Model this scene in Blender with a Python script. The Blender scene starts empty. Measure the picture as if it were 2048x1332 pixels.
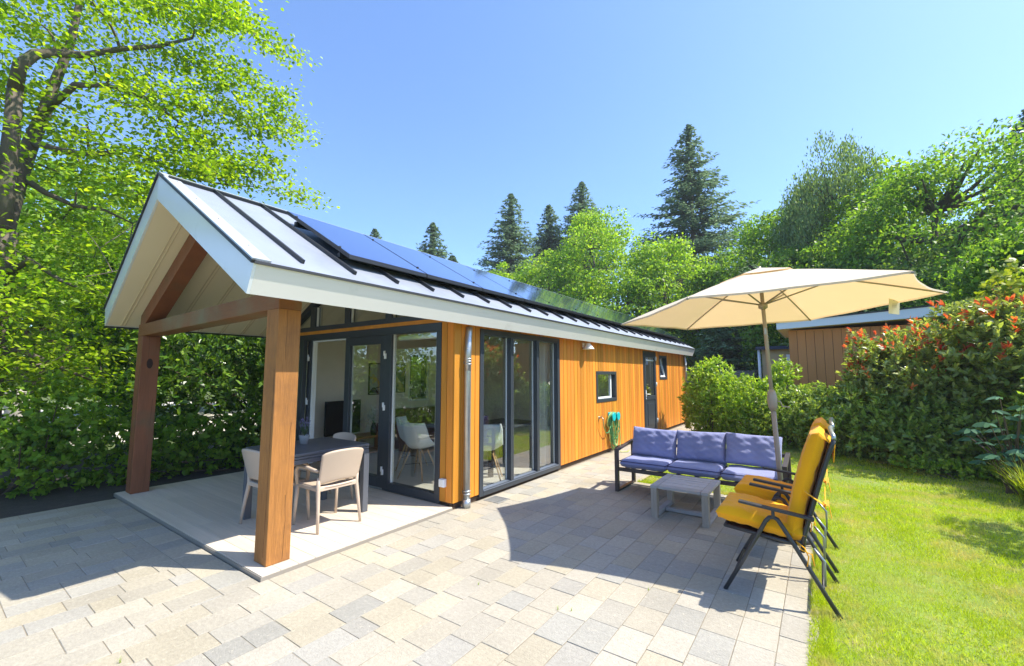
import bpy, math, random
import numpy as np
from math import sin, cos, pi, radians, atan2, hypot
from mathutils import Vector, Matrix, Euler

# ------------------------------------------------------------------ camera, world, sun
scn = bpy.context.scene
col = scn.collection
CAMH = 1.58
FPX = 860.0                      # focal length in pixels of the 2048 wide photograph
PITCH = math.atan(82 / FPX)
YAW = radians(35.4906)           # camera is turned this far left of +Y
cam = bpy.data.cameras.new('camera')
cam.sensor_width = 36
cam.lens = 36 * FPX / 2048
cam.clip_start = .05
cam.clip_end = 2000
camo = bpy.data.objects.new('camera', cam)
col.objects.link(camo)
camo.location = (0, 0, CAMH)
camo.rotation_euler = (pi / 2 + PITCH, 0, YAW)
scn.camera = camo

SUN = Vector((.60, .343, 1.0)).normalized()       # towards the sun
world = bpy.data.worlds.new('World')
scn.world = world
world.use_nodes = True
wn = world.node_tree
bg = wn.nodes['Background']
sky = wn.nodes.new('ShaderNodeTexSky')
sky.sky_type = 'NISHITA'
sky.sun_disc = False
sky.sun_elevation = math.asin(SUN.z)
sky.sun_rotation = atan2(SUN.x, SUN.y)
sky.altitude = 0
sky.air_density = .95
sky.dust_density = 1.0
sky.ozone_density = 9
wn.links.new(sky.outputs[0], bg.inputs[0])
bg.inputs[1].default_value = .12
sl = bpy.data.lights.new('sun', 'SUN')
sl.energy = 3.1
sl.angle = radians(.5)
sl.color = (1, .94, .82)
so = bpy.data.objects.new('sun', sl)
col.objects.link(so)
so.rotation_euler = (-SUN).to_track_quat('-Z', 'Y').to_euler()
so.location = (10, 6, 20)
vs = scn.view_settings
vs.view_transform = 'Standard'
vs.look = 'None'
vs.exposure = 1.56
vs.gamma = 1
scn.cycles.use_denoising = True
scn.cycles.max_bounces = 10
scn.cycles.transparent_max_bounces = 16
scn.cycles.diffuse_bounces = 6
scn.cycles.caustics_reflective = False
scn.cycles.caustics_refractive = False
scn.cycles.sample_clamp_indirect = 8

# ------------------------------------------------------------------ projection helpers
def ray(px, py):
    x = (px - 1024) / FPX
    y = -(py - 666) / FPX
    cp, sp = cos(PITCH), sin(PITCH)
    fw, u = cp - y * sp, y * cp + sp
    return np.array([x * cos(YAW) - fw * sin(YAW), x * sin(YAW) + fw * cos(YAW), u])

def far(px, py, dist):
    """point seen at a pixel of the photograph, dist metres away over the ground"""
    r = ray(px, py)
    t = dist / hypot(r[0], r[1])
    return np.array([r[0] * t, r[1] * t, CAMH + r[2] * t])

# ------------------------------------------------------------------ object helpers
def tag(o, label=None, cat=None, group=None, kind=None):
    if label: o['label'] = label
    if cat: o['category'] = cat
    if group: o['group'] = group
    if kind: o['kind'] = kind
    return o

def empty(name, loc, label, cat, group=None):
    o = bpy.data.objects.new(name, None)
    o.location = loc
    o.empty_display_size = .1
    col.objects.link(o)
    return tag(o, label, cat, group)

def root_of(o):
    while o.parent: o = o.parent
    return o

def copy_tree(o, parent=None):
    c = o.copy()
    col.objects.link(c)
    c.parent = parent
    for ch in list(o.children): copy_tree(ch, c)
    return c

def link_mesh(name, me, mat, parent):
    me.materials.append(mat)
    o = bpy.data.objects.new(name, me)
    col.objects.link(o)
    if parent is not None:
        o.parent = parent
    return o

class MB:
    def __init__(s):
        s.v = []; s.f = []; s.sm = []; s.calls = []
    def add(s, vs_, fs, smooth=False):
        n = len(s.v)
        s.calls.append((n, len(s.f)))
        s.v += [tuple(map(float, p)) for p in vs_]
        s.f += [tuple(i + n for i in f) for f in fs]
        s.sm += [smooth] * len(fs)
        return s
    def box(s, a, b, M=None):
        (x0, y0, z0), (x1, y1, z1) = a, b
        vv = [(x0, y0, z0), (x1, y0, z0), (x1, y1, z0), (x0, y1, z0), (x0, y0, z1), (x1, y0, z1), (x1, y1, z1), (x0, y1, z1)]
        if x0 > x1 or y0 > y1 or z0 > z1:
            xs, ys, zs = sorted((x0, x1)), sorted((y0, y1)), sorted((z0, z1))
            return s.box((xs[0], ys[0], zs[0]), (xs[1], ys[1], zs[1]), M)
        if M is not None: vv = [tuple(M @ Vector(p)) for p in vv]
        return s.add(vv, [(0, 3, 2, 1), (4, 5, 6, 7), (0, 1, 5, 4), (1, 2, 6, 5), (2, 3, 7, 6), (3, 0, 4, 7)])
    def bar(s, p0, p1, w, h, up=(0, 0, 1)):
        p0, p1 = Vector(p0), Vector(p1)
        d = (p1 - p0).normalized()
        up = Vector(up)
        x = d.cross(up)
        if x.length < 1e-4: x = d.cross(Vector((1, 0, 0)))
        x.normalize()
        z = x.cross(d)
        vv = []
        for p in (p0, p1):
            for a, b in ((-1, -1), (1, -1), (1, 1), (-1, 1)):
                vv.append(p + x * a * w / 2 + z * b * h / 2)
        return s.add(vv, [(0, 1, 2, 3), (7, 6, 5, 4), (0, 4, 5, 1), (1, 5, 6, 2), (2, 6, 7, 3), (3, 7, 4, 0)])
    def prism(s, poly, ext):
        n = len(poly)
        e = Vector(ext)
        vv = [Vector(p) for p in poly] + [Vector(p) + e for p in poly]
        nrm = Vector((0, 0, 0))
        for i in range(n): nrm += vv[i].cross(vv[(i + 1) % n])
        fs = [tuple(range(n - 1, -1, -1)), tuple(range(n, 2 * n))] + [(i, (i + 1) % n, (i + 1) % n + n, i + n) for i in range(n)]
        if nrm.dot(e) < 0: fs = [tuple(reversed(f)) for f in fs]
        return s.add(vv, fs)
    def tube(s, pts, rad, n=8, cap=True):
        pts = [Vector(p) for p in pts]
        if not hasattr(rad, '__len__'): rad = [rad] * len(pts)
        vv = []; fs = []
        ref = None
        for i, p in enumerate(pts):
            d = (pts[min(i + 1, len(pts) - 1)] - pts[max(i - 1, 0)]).normalized()
            if ref is None:
                ref = d.cross(Vector((0, 0, 1)))
                if ref.length < .1: ref = d.cross(Vector((1, 0, 0)))
            ref = (ref - d * ref.dot(d)).normalized()
            b = d.cross(ref)
            for k in range(n):
                a = 2 * pi * k / n
                vv.append(p + (ref * cos(a) + b * sin(a)) * rad[i])
        for i in range(len(pts) - 1):
            for k in range(n):
                fs.append((i * n + k, i * n + (k + 1) % n, (i + 1) * n + (k + 1) % n, (i + 1) * n + k))
        s.add(vv, fs, True)
        if cap:
            m = len(s.v) - len(vv)
            s.f.append(tuple(m + k for k in range(n - 1, -1, -1))); s.sm.append(False)
            s.f.append(tuple(m + (len(pts) - 1) * n + k for k in range(n))); s.sm.append(False)
        return s
    def lathe(s, prof, c=(0, 0, 0), n=20, M=None):
        pts = []
        for (r, z) in prof:
            for k in range(n):
                a = 2 * pi * k / n
                p = Vector((r * cos(a), r * sin(a), z))
                if M is not None: p = M @ p
                pts.append(p + Vector(c))
        fs = [(i * n + k, i * n + (k + 1) % n, (i + 1) * n + (k + 1) % n, (i + 1) * n + k) for i in range(len(prof) - 1) for k in range(n)]
        return s.add(pts, fs, True)
    def grid(s, fn, nu, nv, flip=False):
        vv = [fn(i / nu, j / nv) for j in range(nv + 1) for i in range(nu + 1)]
        fs = [(j * (nu + 1) + i, j * (nu + 1) + i + 1, (j + 1) * (nu + 1) + i + 1, (j + 1) * (nu + 1) + i) for j in range(nv) for i in range(nu)]
        if flip: fs = [tuple(reversed(f)) for f in fs]
        return s.add(vv, fs, True)
    def pillow(s, w, d, h, M, puff=.45, wrinkle=.004, seed=0, edge=.16, n=22):
        rnd = random.Random(seed)
        ph = [rnd.uniform(0, 6.28) for _ in range(8)]
        def f(side):
            def g(a, b):
                u, v = a * 2 - 1, b * 2 - 1
                prof = (max(0, 1 - abs(u) ** 4) * max(0, 1 - abs(v) ** 4)) ** puff
                x = w / 2 * u * (1 - .035 * (1 - v * v) * abs(u) ** 3)
                y = d / 2 * v * (1 - .045 * (1 - u * u) * abs(v) ** 3)
                wr = wrinkle * (sin(9 * u + ph[0] + 3 * v) + sin(13 * v + ph[1] - 4 * u) + .8 * sin(23 * u * v + ph[2]) + .6 * sin(17 * (u + v) + ph[3])) * prof
                z = side * h / 2 * (prof * (1 - edge) + edge * (1 if prof > 0 else 0)) + wr * side
                z += .006 * sin(3 * u + ph[4])
                return tuple(M @ Vector((x, y, z)))
            return g
        s.grid(f(1), n, n)
        s.grid(f(-1), n, n, True)
        return s
    def split(s):
        """far-apart pieces (each built by its own calls) as meshes of their own"""
        k = len(s.calls)
        if k < 2 or k > 400: return [s]
        ends = s.calls[1:] + [(len(s.v), len(s.f))]
        V = np.array(s.v)
        lo = np.array([V[a[0]:e[0]].min(0) for a, e in zip(s.calls, ends)]); hi = np.array([V[a[0]:e[0]].max(0) for a, e in zip(s.calls, ends)])
        size = (hi - lo).max(1)
        gap = np.maximum(0, np.maximum(lo[:, None] - hi[None], lo[None] - hi[:, None]))
        near = np.sqrt((gap ** 2).sum(2)) <= np.maximum(.02, .5 * np.maximum(size[:, None], size[None]))
        lab = np.arange(k)
        while True:
            new = np.array([lab[near[i]].min() for i in range(k)])
            if (new == lab).all(): break
            lab = new
        ids = list(dict.fromkeys(lab))
        if len(ids) < 2 or len(ids) > 12: return [s]
        out = []
        for c in ids:
            m = MB()
            for i in range(k):
                if lab[i] != c: continue
                (v0, f0), (v1, f1) = s.calls[i], ends[i]
                base = len(m.v)
                m.v += s.v[v0:v1]; m.f += [tuple(q - v0 + base for q in f) for f in s.f[f0:f1]]; m.sm += s.sm[f0:f1]
            m.calls = [(0, 0)]
            out.append(m)
        return out
    def build(s, name, mat, parent=None, bevel=0, origin=None, seg=2, solid=0, weld=False):
        if parent is not None and name not in ('stem', 'branch', 'trunk', 'limb', 'blades'):
            ms = s.split()
            if len(ms) > 1:
                return [m.build(name, mat, parent, bevel, origin, seg, solid, weld) for m in ms][0]
        me = bpy.data.meshes.new(name)
        org = Vector((0, 0, 0))
        if parent is not None: org = root_of(parent).location
        elif origin is not None: org = Vector(origin)
        me.from_pydata([tuple(Vector(p) - org) for p in s.v], [], s.f)
        me.polygons.foreach_set('use_smooth', s.sm)
        me.update()
        o = link_mesh(name, me, mat, parent)
        if parent is None and origin is not None: o.location = org
        if weld:
            w = o.modifiers.new('weld', 'WELD'); w.merge_threshold = .0008
        if solid:
            m = o.modifiers.new('solid', 'SOLIDIFY'); m.thickness = solid; m.offset = 0
        if bevel:
            m = o.modifiers.new('bevel', 'BEVEL'); m.width = bevel; m.segments = seg; m.limit_method = 'ANGLE'; m.angle_limit = radians(40)
            m.harden_normals = False
        return o

def fast_mesh(name, V, k, mat, parent=None, origin=None, smooth=False):
    """V: (nfaces*k, 3) array of vertices, every k of them one polygon"""
    me = bpy.data.meshes.new(name)
    org = np.zeros(3)
    if parent is not None: org = np.array(root_of(parent).location)
    elif origin is not None: org = np.array(origin)
    V = (np.asarray(V, float).reshape(-1, 3) - org).astype(np.float32)
    n = len(V); nf = n // k
    me.vertices.add(n); me.loops.add(n); me.polygons.add(nf)
    me.vertices.foreach_set('co', V.ravel())
    me.loops.foreach_set('vertex_index', np.arange(n, dtype=np.int32))
    me.polygons.foreach_set('loop_start', np.arange(0, n, k, dtype=np.int32))
    me.polygons.foreach_set('loop_total', np.full(nf, k, dtype=np.int32))
    me.update(calc_edges=True)
    o = link_mesh(name, me, mat, parent)
    if parent is None and origin is not None: o.location = origin
    return o

# ------------------------------------------------------------------ materials
def lin(c):
    if isinstance(c, str):
        c = [int(c[i:i + 2], 16) / 255 for i in (0, 2, 4)]
        c = [x / 12.92 if x <= .04045 else ((x + .055) / 1.055) ** 2.4 for x in c]
    return tuple(c) + (1,)

def mat(name, base=(.5, .5, .5), rough=.6, metal=0, var=0, scale=5, stretch=(1, 1, 1), island=0, ramp=None, bump=0, bscale=40,
        bstretch=None, spec=.5, grain=0, gscale=60, gstretch=(1, 1, 1), coat=0, transl=0, tcol=None, sheen=0, hue=0, rvar=0, detail=5, dirt=None):
    m = bpy.data.materials.new(name)
    m.use_nodes = True
    nt = m.node_tree
    N, Lk = nt.nodes, nt.links
    p = N['Principled BSDF']
    out = N['Material Output']
    tc = N.new('ShaderNodeTexCoord')
    def noise(sc, st, det=5, rgh=.6):
        mp = N.new('ShaderNodeMapping'); mp.inputs['Scale'].default_value = st
        Lk.new(tc.outputs['Object'], mp.inputs[0])
        nz = N.new('ShaderNodeTexNoise'); nz.inputs['Scale'].default_value = sc; nz.inputs['Detail'].default_value = det; nz.inputs['Roughness'].default_value = rgh
        Lk.new(mp.outputs[0], nz.inputs['Vector'])
        return nz.outputs[0]
    def mth(op, a, b=None, c=None):
        n = N.new('ShaderNodeMath'); n.operation = op
        for i, x in enumerate((a, b, c)):
            if x is None: continue
            if isinstance(x, (int, float)): n.inputs[i].default_value = x
            else: Lk.new(x, n.inputs[i])
        return n.outputs[0]
    geo = None
    if island or ramp or hue:
        geo = N.new('ShaderNodeNewGeometry').outputs['Random Per Island']
    if ramp:
        cr = N.new('ShaderNodeValToRGB')
        cr.color_ramp.interpolation = 'CONSTANT' if len(ramp) > 3 else 'LINEAR'
        while len(cr.color_ramp.elements) < len(ramp): cr.color_ramp.elements.new(.5)
        for i, c in enumerate(ramp):
            cr.color_ramp.elements[i].position = i / len(ramp) if len(ramp) > 3 else i / (len(ramp) - 1)
            cr.color_ramp.elements[i].color = lin(c)
        Lk.new(geo, cr.inputs[0]); c0 = cr.outputs[0]
    else:
        rgb = N.new('ShaderNodeRGB'); rgb.outputs[0].default_value = lin(base); c0 = rgb.outputs[0]
    val = 1.0
    if var:
        val = mth('MULTIPLY_ADD', noise(scale, stretch, detail), 4 * var, 1 - 2 * var)
    if grain:
        g = mth('MULTIPLY_ADD', noise(gscale, gstretch, 8, .7), 4 * grain, 1 - 2 * grain)
        val = mth('MULTIPLY', g, val)
    if island:
        r2 = mth('FRACT', mth('MULTIPLY', geo, 7.13))
        val = mth('MULTIPLY', mth('MULTIPLY_ADD', r2, 2 * island, 1 - island), val)
    if not isinstance(val, float) or hue:
        hs = N.new('ShaderNodeHueSaturation')
        Lk.new(c0, hs.inputs['Color'])
        if not isinstance(val, float): Lk.new(mth('MAXIMUM', val, .05), hs.inputs['Value'])
        if hue:
            r3 = mth('FRACT', mth('MULTIPLY', geo, 13.7))
            Lk.new(mth('MULTIPLY_ADD', r3, 2 * hue, .5 - hue), hs.inputs['Hue'])
        c0 = hs.outputs[0]
    if dirt:
        dcol, dsc, lo, hi = dirt
        f = N.new('ShaderNodeMapRange'); f.inputs['From Min'].default_value = lo; f.inputs['From Max'].default_value = hi
        Lk.new(noise(dsc, (1, 1, 1), 6, .65), f.inputs['Value'])
        mx = N.new('ShaderNodeMix'); mx.data_type = 'RGBA'
        Lk.new(f.outputs[0], mx.inputs[0]); Lk.new(c0, mx.inputs[6]); mx.inputs[7].default_value = lin(dcol)
        c0 = mx.outputs[2]
    Lk.new(c0, p.inputs['Base Color'])
    p.inputs['Roughness'].default_value = rough
    if rvar: Lk.new(mth('MULTIPLY_ADD', noise(scale * 1.7, stretch), 2 * rvar, rough - rvar), p.inputs['Roughness'])
    p.inputs['Metallic'].default_value = metal
    p.inputs['Specular IOR Level'].default_value = spec
    p.inputs['Coat Weight'].default_value = coat
    p.inputs['Coat Roughness'].default_value = .08
    if sheen: p.inputs['Sheen Weight'].default_value = sheen
    if bump:
        b = N.new('ShaderNodeBump'); b.inputs['Strength'].default_value = bump; b.inputs['Distance'].default_value = .01
        Lk.new(noise(bscale, bstretch or gstretch, 6), b.inputs['Height'])
        Lk.new(b.outputs[0], p.inputs['Normal'])
    if transl:
        t = N.new('ShaderNodeBsdfTranslucent')
        if tcol:
            mx = N.new('ShaderNodeMix'); mx.data_type = 'RGBA'; mx.blend_type = 'MULTIPLY'; mx.inputs[0].default_value = 1
            Lk.new(c0, mx.inputs[6]); mx.inputs[7].default_value = tuple(tcol) + (1,)
            Lk.new(mx.outputs[2], t.inputs[0])
        else: Lk.new(c0, t.inputs[0])
        ms = N.new('ShaderNodeMixShader'); ms.inputs[0].default_value = transl
        Lk.new(p.outputs[0], ms.inputs[1]); Lk.new(t.outputs[0], ms.inputs[2])
        Lk.new(ms.outputs[0], out.inputs[0])
    return m

def glass_mat(name, tint=(.96, .98, .965), boost=3.0, base=.05):
    m = bpy.data.materials.new(name); m.use_nodes = True
    nt = m.node_tree; N, Lk = nt.nodes, nt.links
    N.remove(N['Principled BSDF'])
    tr = N.new('ShaderNodeBsdfTransparent'); tr.inputs[0].default_value = tint + (1,)
    gl = N.new('ShaderNodeBsdfGlossy'); gl.inputs['Roughness'].default_value = .004; gl.inputs[0].default_value = (.95, .97, 1, 1)
    fr = N.new('ShaderNodeFresnel'); fr.inputs[0].default_value = 1.5
    mt = N.new('ShaderNodeMath'); mt.operation = 'MULTIPLY_ADD'; mt.inputs[1].default_value = boost; mt.inputs[2].default_value = base; mt.use_clamp = True
    Lk.new(fr.outputs[0], mt.inputs[0])
    gb = N.new('ShaderNodeNewGeometry'); iv = N.new('ShaderNodeMath'); iv.operation = 'SUBTRACT'; iv.inputs[0].default_value = 1; Lk.new(gb.outputs['Backfacing'], iv.inputs[1])
    m2 = N.new('ShaderNodeMath'); m2.operation = 'MULTIPLY'; Lk.new(mt.outputs[0], m2.inputs[0]); Lk.new(iv.outputs[0], m2.inputs[1])
    ms = N.new('ShaderNodeMixShader')
    Lk.new(m2.outputs[0], ms.inputs[0]); Lk.new(tr.outputs[0], ms.inputs[1]); Lk.new(gl.outputs[0], ms.inputs[2])
    Lk.new(ms.outputs[0], N['Material Output'].inputs[0])
    return m

M = {}
M['siding'] = mat('larch_siding', (.60, .225, .028), .55, var=.19, scale=1.6, stretch=(3, 3, .35), island=.22, grain=.10, gscale=55, gstretch=(2, 2, .06), bump=.25, bscale=60, bstretch=(2, 2, .08), spec=.3, hue=.008)
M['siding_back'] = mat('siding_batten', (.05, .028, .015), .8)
M['oak'] = mat('oiled_oak', (.34, .145, .036), .6, var=.25, scale=2.2, stretch=(2.5, 2.5, .5), grain=.30, gscale=34, gstretch=(3, 3, .14), bump=.55, bscale=40, bstretch=(4, 4, .2), spec=.35, dirt=((.20, .09, .03), 3.3, .50, .78))
M['oak_red'] = mat('stained_oak', (.23, .083, .034), .55, var=.18, scale=2.2, stretch=(2.5, 2.5, .5), grain=.14, gscale=34, gstretch=(3, 3, .14), bump=.5, bscale=40, bstretch=(4, 4, .2), spec=.35, dirt=((.14, .10, .05), 1.8, .5, .75))
M['oak_beam'] = mat('weathered_oak_beam', (.22, .09, .03), .6, var=.2, scale=2, stretch=(.5, 2.5, 2.5), grain=.15, gscale=34, gstretch=(.14, 3, 3), bump=.5, bscale=40, bstretch=(.2, 4, 4), spec=.35, dirt=((.20, .16, .08), 1.6, .45, .7))
M['endgrain'] = mat('crack', (.03, .014, .008), .9)
M['anthracite'] = mat('anthracite_frame', (.034, .042, .053), .38, var=.05, spec=.45)
M['anth_light'] = mat('anthracite_sill', (.10, .12, .155), .4, var=.05)
M['white_trim'] = mat('white_lacquer_board', (.74, .77, .77), .16, var=.03, scale=1.5, spec=.4, dirt=((.5, .52, .5), 3, .62, .85))
M['cream_trim'] = mat('cream_fascia', (.72, .70, .64), .4, var=.03, scale=1.2, dirt=((.5, .47, .4), 2.2, .6, .9))
M['soffit'] = mat('cream_soffit', (.80, .70, .50), .55, var=.04, scale=1)
M['soffit_line'] = mat('soffit_rib', (.62, .52, .35), .6)
M['roof'] = mat('zinc_grey_roof_sheet', (.33, .36, .42), .40, metal=.25, var=.07, scale=2, rvar=.1, spec=.5, bump=.35, bscale=2.2, dirt=((.26, .28, .32), 1.4, .5, .8))
M['seam'] = mat('dark_roof_seam', (.02, .022, .026), .5)
M['ridge'] = mat('ridge_cap', (.5, .52, .55), .35, metal=.3)
M['zinc'] = mat('zinc_pipe', (.45, .48, .50), .42, metal=.85, var=.12, scale=14, rvar=.1)
M['glass'] = glass_mat('window_glass')
M['white_pvc'] = mat('white_pvc', (.78, .80, .80), .35)
M['inner_wall'] = mat('plaster_wall', (.84, .78, .66), .8, var=.03, bump=.1, bscale=120)
M['inner_floor'] = mat('laminate_floor', (.58, .54, .48), .4, var=.1, scale=3, stretch=(.4, 4, 1), grain=.08, gscale=20, gstretch=(.15, 4, 1))
M['curtain'] = mat('sheer_curtain', (.80, .82, .78), .8, transl=.45, var=.04)
M['panel_glass'] = mat('solar_cells', (.13, .20, .50), .07, metal=.75, spec=.7, coat=1)
M['panel_frame'] = mat('panel_frame', (.012, .012, .014), .4)
M['dark_metal'] = mat('dark_powder_metal', (.035, .036, .04), .42, spec=.5, rvar=.08, scale=8)
M['alu'] = mat('grey_aluminium', (.34, .37, .38), .35, metal=.7)
M['plastic_chair'] = mat('taupe_resin', (.50, .40, .31), .5, var=.03, scale=6, bump=.08, bscale=300)
M['deck_table'] = mat('grey_aluminium_table', (.085, .095, .115), .42, var=.05, scale=3)
M['sofa_fabric'] = mat('blue_grey_fabric', (.215, .235, .42), .9, var=.06, scale=6, grain=.05, gscale=220, bump=.35, bscale=260, sheen=.3, spec=.15)
M['sofa_pipe'] = mat('dark_blue_piping', (.035, .04, .13), .8)
M['sofa_frame'] = mat('sofa_frame_bronze', (.055, .042, .038), .42, rvar=.06, scale=6)
M['yellow'] = mat('yellow_canvas', (1.0, .46, .008), .85, var=.05, scale=7, grain=.04, gscale=240, bump=.35, bscale=240, sheen=.2, spec=.15, transl=.12)
M['teak'] = mat('weathered_teak', (.42, .40, .39), .72, var=.16, scale=4, stretch=(.4, 3, 3), grain=.14, gscale=40, gstretch=(.2, 3, 3), bump=.5, bscale=50, bstretch=(.3, 4, 4), island=.12)
M['teak_leg'] = mat('weathered_teak_upright', (.38, .33, .27), .72, var=.16, scale=4, stretch=(3, 3, .4), grain=.14, gscale=40, gstretch=(3, 3, .2), bump=.5, bscale=50, bstretch=(4, 4, .3), island=.12)
M['canopy'] = mat('ecru_canvas', (.80, .72, .58), .85, var=.02, grain=.02, gscale=300, bump=.1, bscale=300, transl=.38, tcol=(.92, .68, .42), spec=.1)
M['beige_metal'] = mat('taupe_pole', (.33, .29, .235), .42, metal=.1, var=.05)
M['soil'] = mat('dark_mulch', (.05, .043, .035), .95, var=.25, scale=9, grain=.25, gscale=45, bump=1, bscale=60)
M['forest_floor'] = mat('ground_grass_soil', (.09, .12, .035), .95, var=.3, scale=.5, grain=.2, gscale=8, bump=.6, bscale=20)
M['lawn_base'] = mat('lawn_soil', (.17, .24, .03), .95, var=.2, scale=1.4, grain=.2, gscale=30, bump=.8, bscale=70, dirt=((.33, .28, .12), 2.3, .54, .72))
M['grass'] = mat('grass_blades', island=.3, ramp=[(.32, .46, .010), (.50, .62, .014), (.64, .68, .05)], rough=.6, transl=.4, tcol=(1.1, 1.1, .4), var=.16, scale=.8, spec=.2, dirt=((.66, .58, .25), 2.6, .47, .64))
M['sand'] = mat('joint_sand', (.24, .205, .15), .95, var=.2, scale=12, bump=.5, bscale=150)
M['path'] = mat('added_path_pale', (.55, .50, .42), .95, var=.15, scale=3, bump=.6, bscale=40)
M['bark'] = mat('grey_bark', (.12, .095, .075), .9, var=.25, scale=3, stretch=(3, 3, .6), bump=.9, bscale=18, bstretch=(3, 3, .5), dirt=((.11, .14, .06), 2, .5, .8))
M['bark_light'] = mat('pale_bark', (.36, .33, .28), .9, var=.3, scale=4, bump=.6, bscale=20)
M['twig'] = mat('brown_twig', (.10, .07, .045), .85)
M['turq'] = mat('turquoise_plastic', (.01, .42, .45), .35)
M['hose'] = mat('green_hose', (.08, .30, .12), .4)
M['hose_y'] = mat('yellow_green_hose', (.36, .44, .10), .4)
M['brass'] = mat('tap_metal', (.5, .45, .35), .35, metal=.9)
M['steel'] = mat('galvanised_grate', (.42, .42, .40), .45, metal=.6)
M['brown_board'] = mat('brown_shed_boards', (.52, .225, .08), .75, var=.08, scale=2, stretch=(3, 3, .3), island=.07, grain=.07, gscale=40, gstretch=(3, 3, .1))
M['cream_board'] = mat('cream_hut_boards', (.55, .44, .24), .7, var=.04)
M['tile'] = mat('grey_roof_tiles', (.33, .30, .27), .85, var=.15, island=.15)
M['dark_roof'] = mat('dark_blue_roof_edge', (.03, .04, .07), .6)
M['terracotta'] = mat('grey_pot', (.36, .36, .37), .7, var=.06)
M['lav_leaf'] = mat('lavender_leaf', (.10, .16, .08), .7, transl=.2, island=.3)
M['lav_flower'] = mat('lavender_flower', (.20, .16, .36), .7, island=.3)
M['white_shell'] = mat('white_shell_plastic', (.72, .76, .78), .35)
M['beech'] = mat('beech_leg', (.50, .30, .13), .5)
M['black_gloss'] = mat('black_gloss', (.006, .006, .008), .25)
M['brown_sofa'] = mat('brown_leather', (.11, .04, .03), .5, var=.08)
M['orange_wood'] = mat('warm_wood', (.42, .18, .05), .5, var=.1, stretch=(.3, 3, 3))
M['paper_dark'] = mat('art_paper_dark', (.10, .14, .12), .7, dirt=((.5, .45, .15), 4, .45, .6))
M['paper_pale'] = mat('art_paper_pale', (.42, .45, .44), .7, dirt=((.65, .45, .06), 5, .5, .62))
M['flower_white'] = mat('white_petals', (.75, .75, .70), .6, transl=.3)
M['label_paper'] = mat('hang_tag', (.72, .66, .50), .7)
M['ink'] = mat('printed_ink', (.25, .22, .18), .8)

def leaf_mat(name, cols, transl=.42, rough=.45, spec=.35, isl=.28, hue=.012, var=.12, scale=1.2, tcol=(1.25, 1.25, .45)):
    return mat(name, ramp=cols, rough=rough, transl=transl, tcol=tcol, island=isl, hue=hue, var=var, scale=scale, spec=spec)

L_lime = leaf_mat('lime_leaves', [(0.15, 0.27, 0.012), (0.27, 0.42, 0.018), (0.42, 0.54, 0.035)], 0.6, scale=.9)
L_broad = leaf_mat('broad_leaves', [(0.11, 0.22, 0.03), (0.19, 0.34, 0.04), (0.3, 0.45, 0.065)], 0.6, scale=.35)
L_bright = leaf_mat('bright_leaves', [(0.18, 0.32, 0.03), (0.28, 0.46, 0.04), (0.42, 0.56, 0.08)], 0.6, scale=.35)
L_dull = leaf_mat('dull_leaves', [(0.12, 0.21, 0.06), (0.19, 0.3, 0.09), (0.27, 0.38, 0.13)], 0.55, scale=.3)
L_birch = leaf_mat('birch_leaves', [(0.15, 0.24, 0.09), (0.21, 0.31, 0.12), (0.28, 0.37, 0.17)], 0.5, scale=.3)
L_conifer = leaf_mat('conifer_needles', [(0.12, 0.2, 0.1), (0.18, 0.28, 0.13), (0.25, 0.34, 0.17)], .4, .7, .2, scale=.3, tcol=(1, 1, 1))
L_laurel = leaf_mat('laurel_leaves', [(0.035, 0.085, 0.012), (0.07, 0.16, 0.018), (0.18, 0.31, 0.03)], .35, .28, .6, scale=.8)
L_shrub = leaf_mat('shrub_leaves', [(0.17, 0.27, 0.05), (0.28, 0.4, 0.08), (0.42, 0.52, 0.14)], 0.5, .28, .6, scale=1)
L_shrub_b = leaf_mat('fresh_shrub_leaves', [(0.18, 0.32, 0.03), (0.32, 0.48, 0.05), (0.48, 0.58, 0.1)], 0.55, .35, .5, scale=1)
L_photinia = leaf_mat('photinia_leaves', [(0.21, 0.27, 0.07), (0.33, 0.4, 0.11), (0.46, 0.52, 0.2)], 0.5, .25, .65, scale=1)
L_red = leaf_mat('red_young_leaves', [(0.62, 0.08, 0.03), (0.78, 0.2, 0.05), (0.72, 0.32, 0.1)], 0.55, .35, .5, isl=.2, scale=1, tcol=(1.1, .7, .5))
L_yellow = leaf_mat('yellow_green_leaves', [(.20, .28, .02), (.30, .38, .025), (.38, .42, .05)], .5, scale=1)
L_fig = leaf_mat('fig_leaves', [(.06, .15, .08), (.11, .23, .13), (.17, .31, .19)], .4, .8, .1, scale=1, tcol=(1, 1, .8))

# ------------------------------------------------------------------ foliage arrays
def unit(a): return a / np.maximum(np.linalg.norm(a, axis=1, keepdims=True), 1e-6)

def leaf_polys(P, D, U, L, W, k=6, fold=.2, rng=None):
    """P base points, D leaf axis, U rough upward normal, L/W sizes (arrays)"""
    D = unit(D); S = unit(np.cross(D, U)); Nn = np.cross(S, D)
    L = np.asarray(L).reshape(-1, 1) * np.ones((len(P), 1)); W = np.asarray(W).reshape(-1, 1) * np.ones((len(P), 1))
    if k == 6: tt = [(0, 0), (.3, 1), (.72, .8), (1, 0), (.72, -.8), (.3, -1)]
    elif k == 4: tt = [(0, 0), (.45, 1), (1, 0), (.45, -1)]
    else: tt = [(0, .6), (1, 0), (0, -.6)]
    out = np.zeros((len(P), len(tt), 3))
    for i, (t, w) in enumerate(tt):
        out[:, i] = P + D * L * t + S * W * w / 2 + Nn * (abs(w) * fold * W * .5 - t * t * .18 * L)
    return out.reshape(-1, 3)

def rand_dirs(rng, n, up=0.0):
    d = rng.normal(size=(n, 3)); d[:, 2] += up
    return unit(d)

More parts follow.
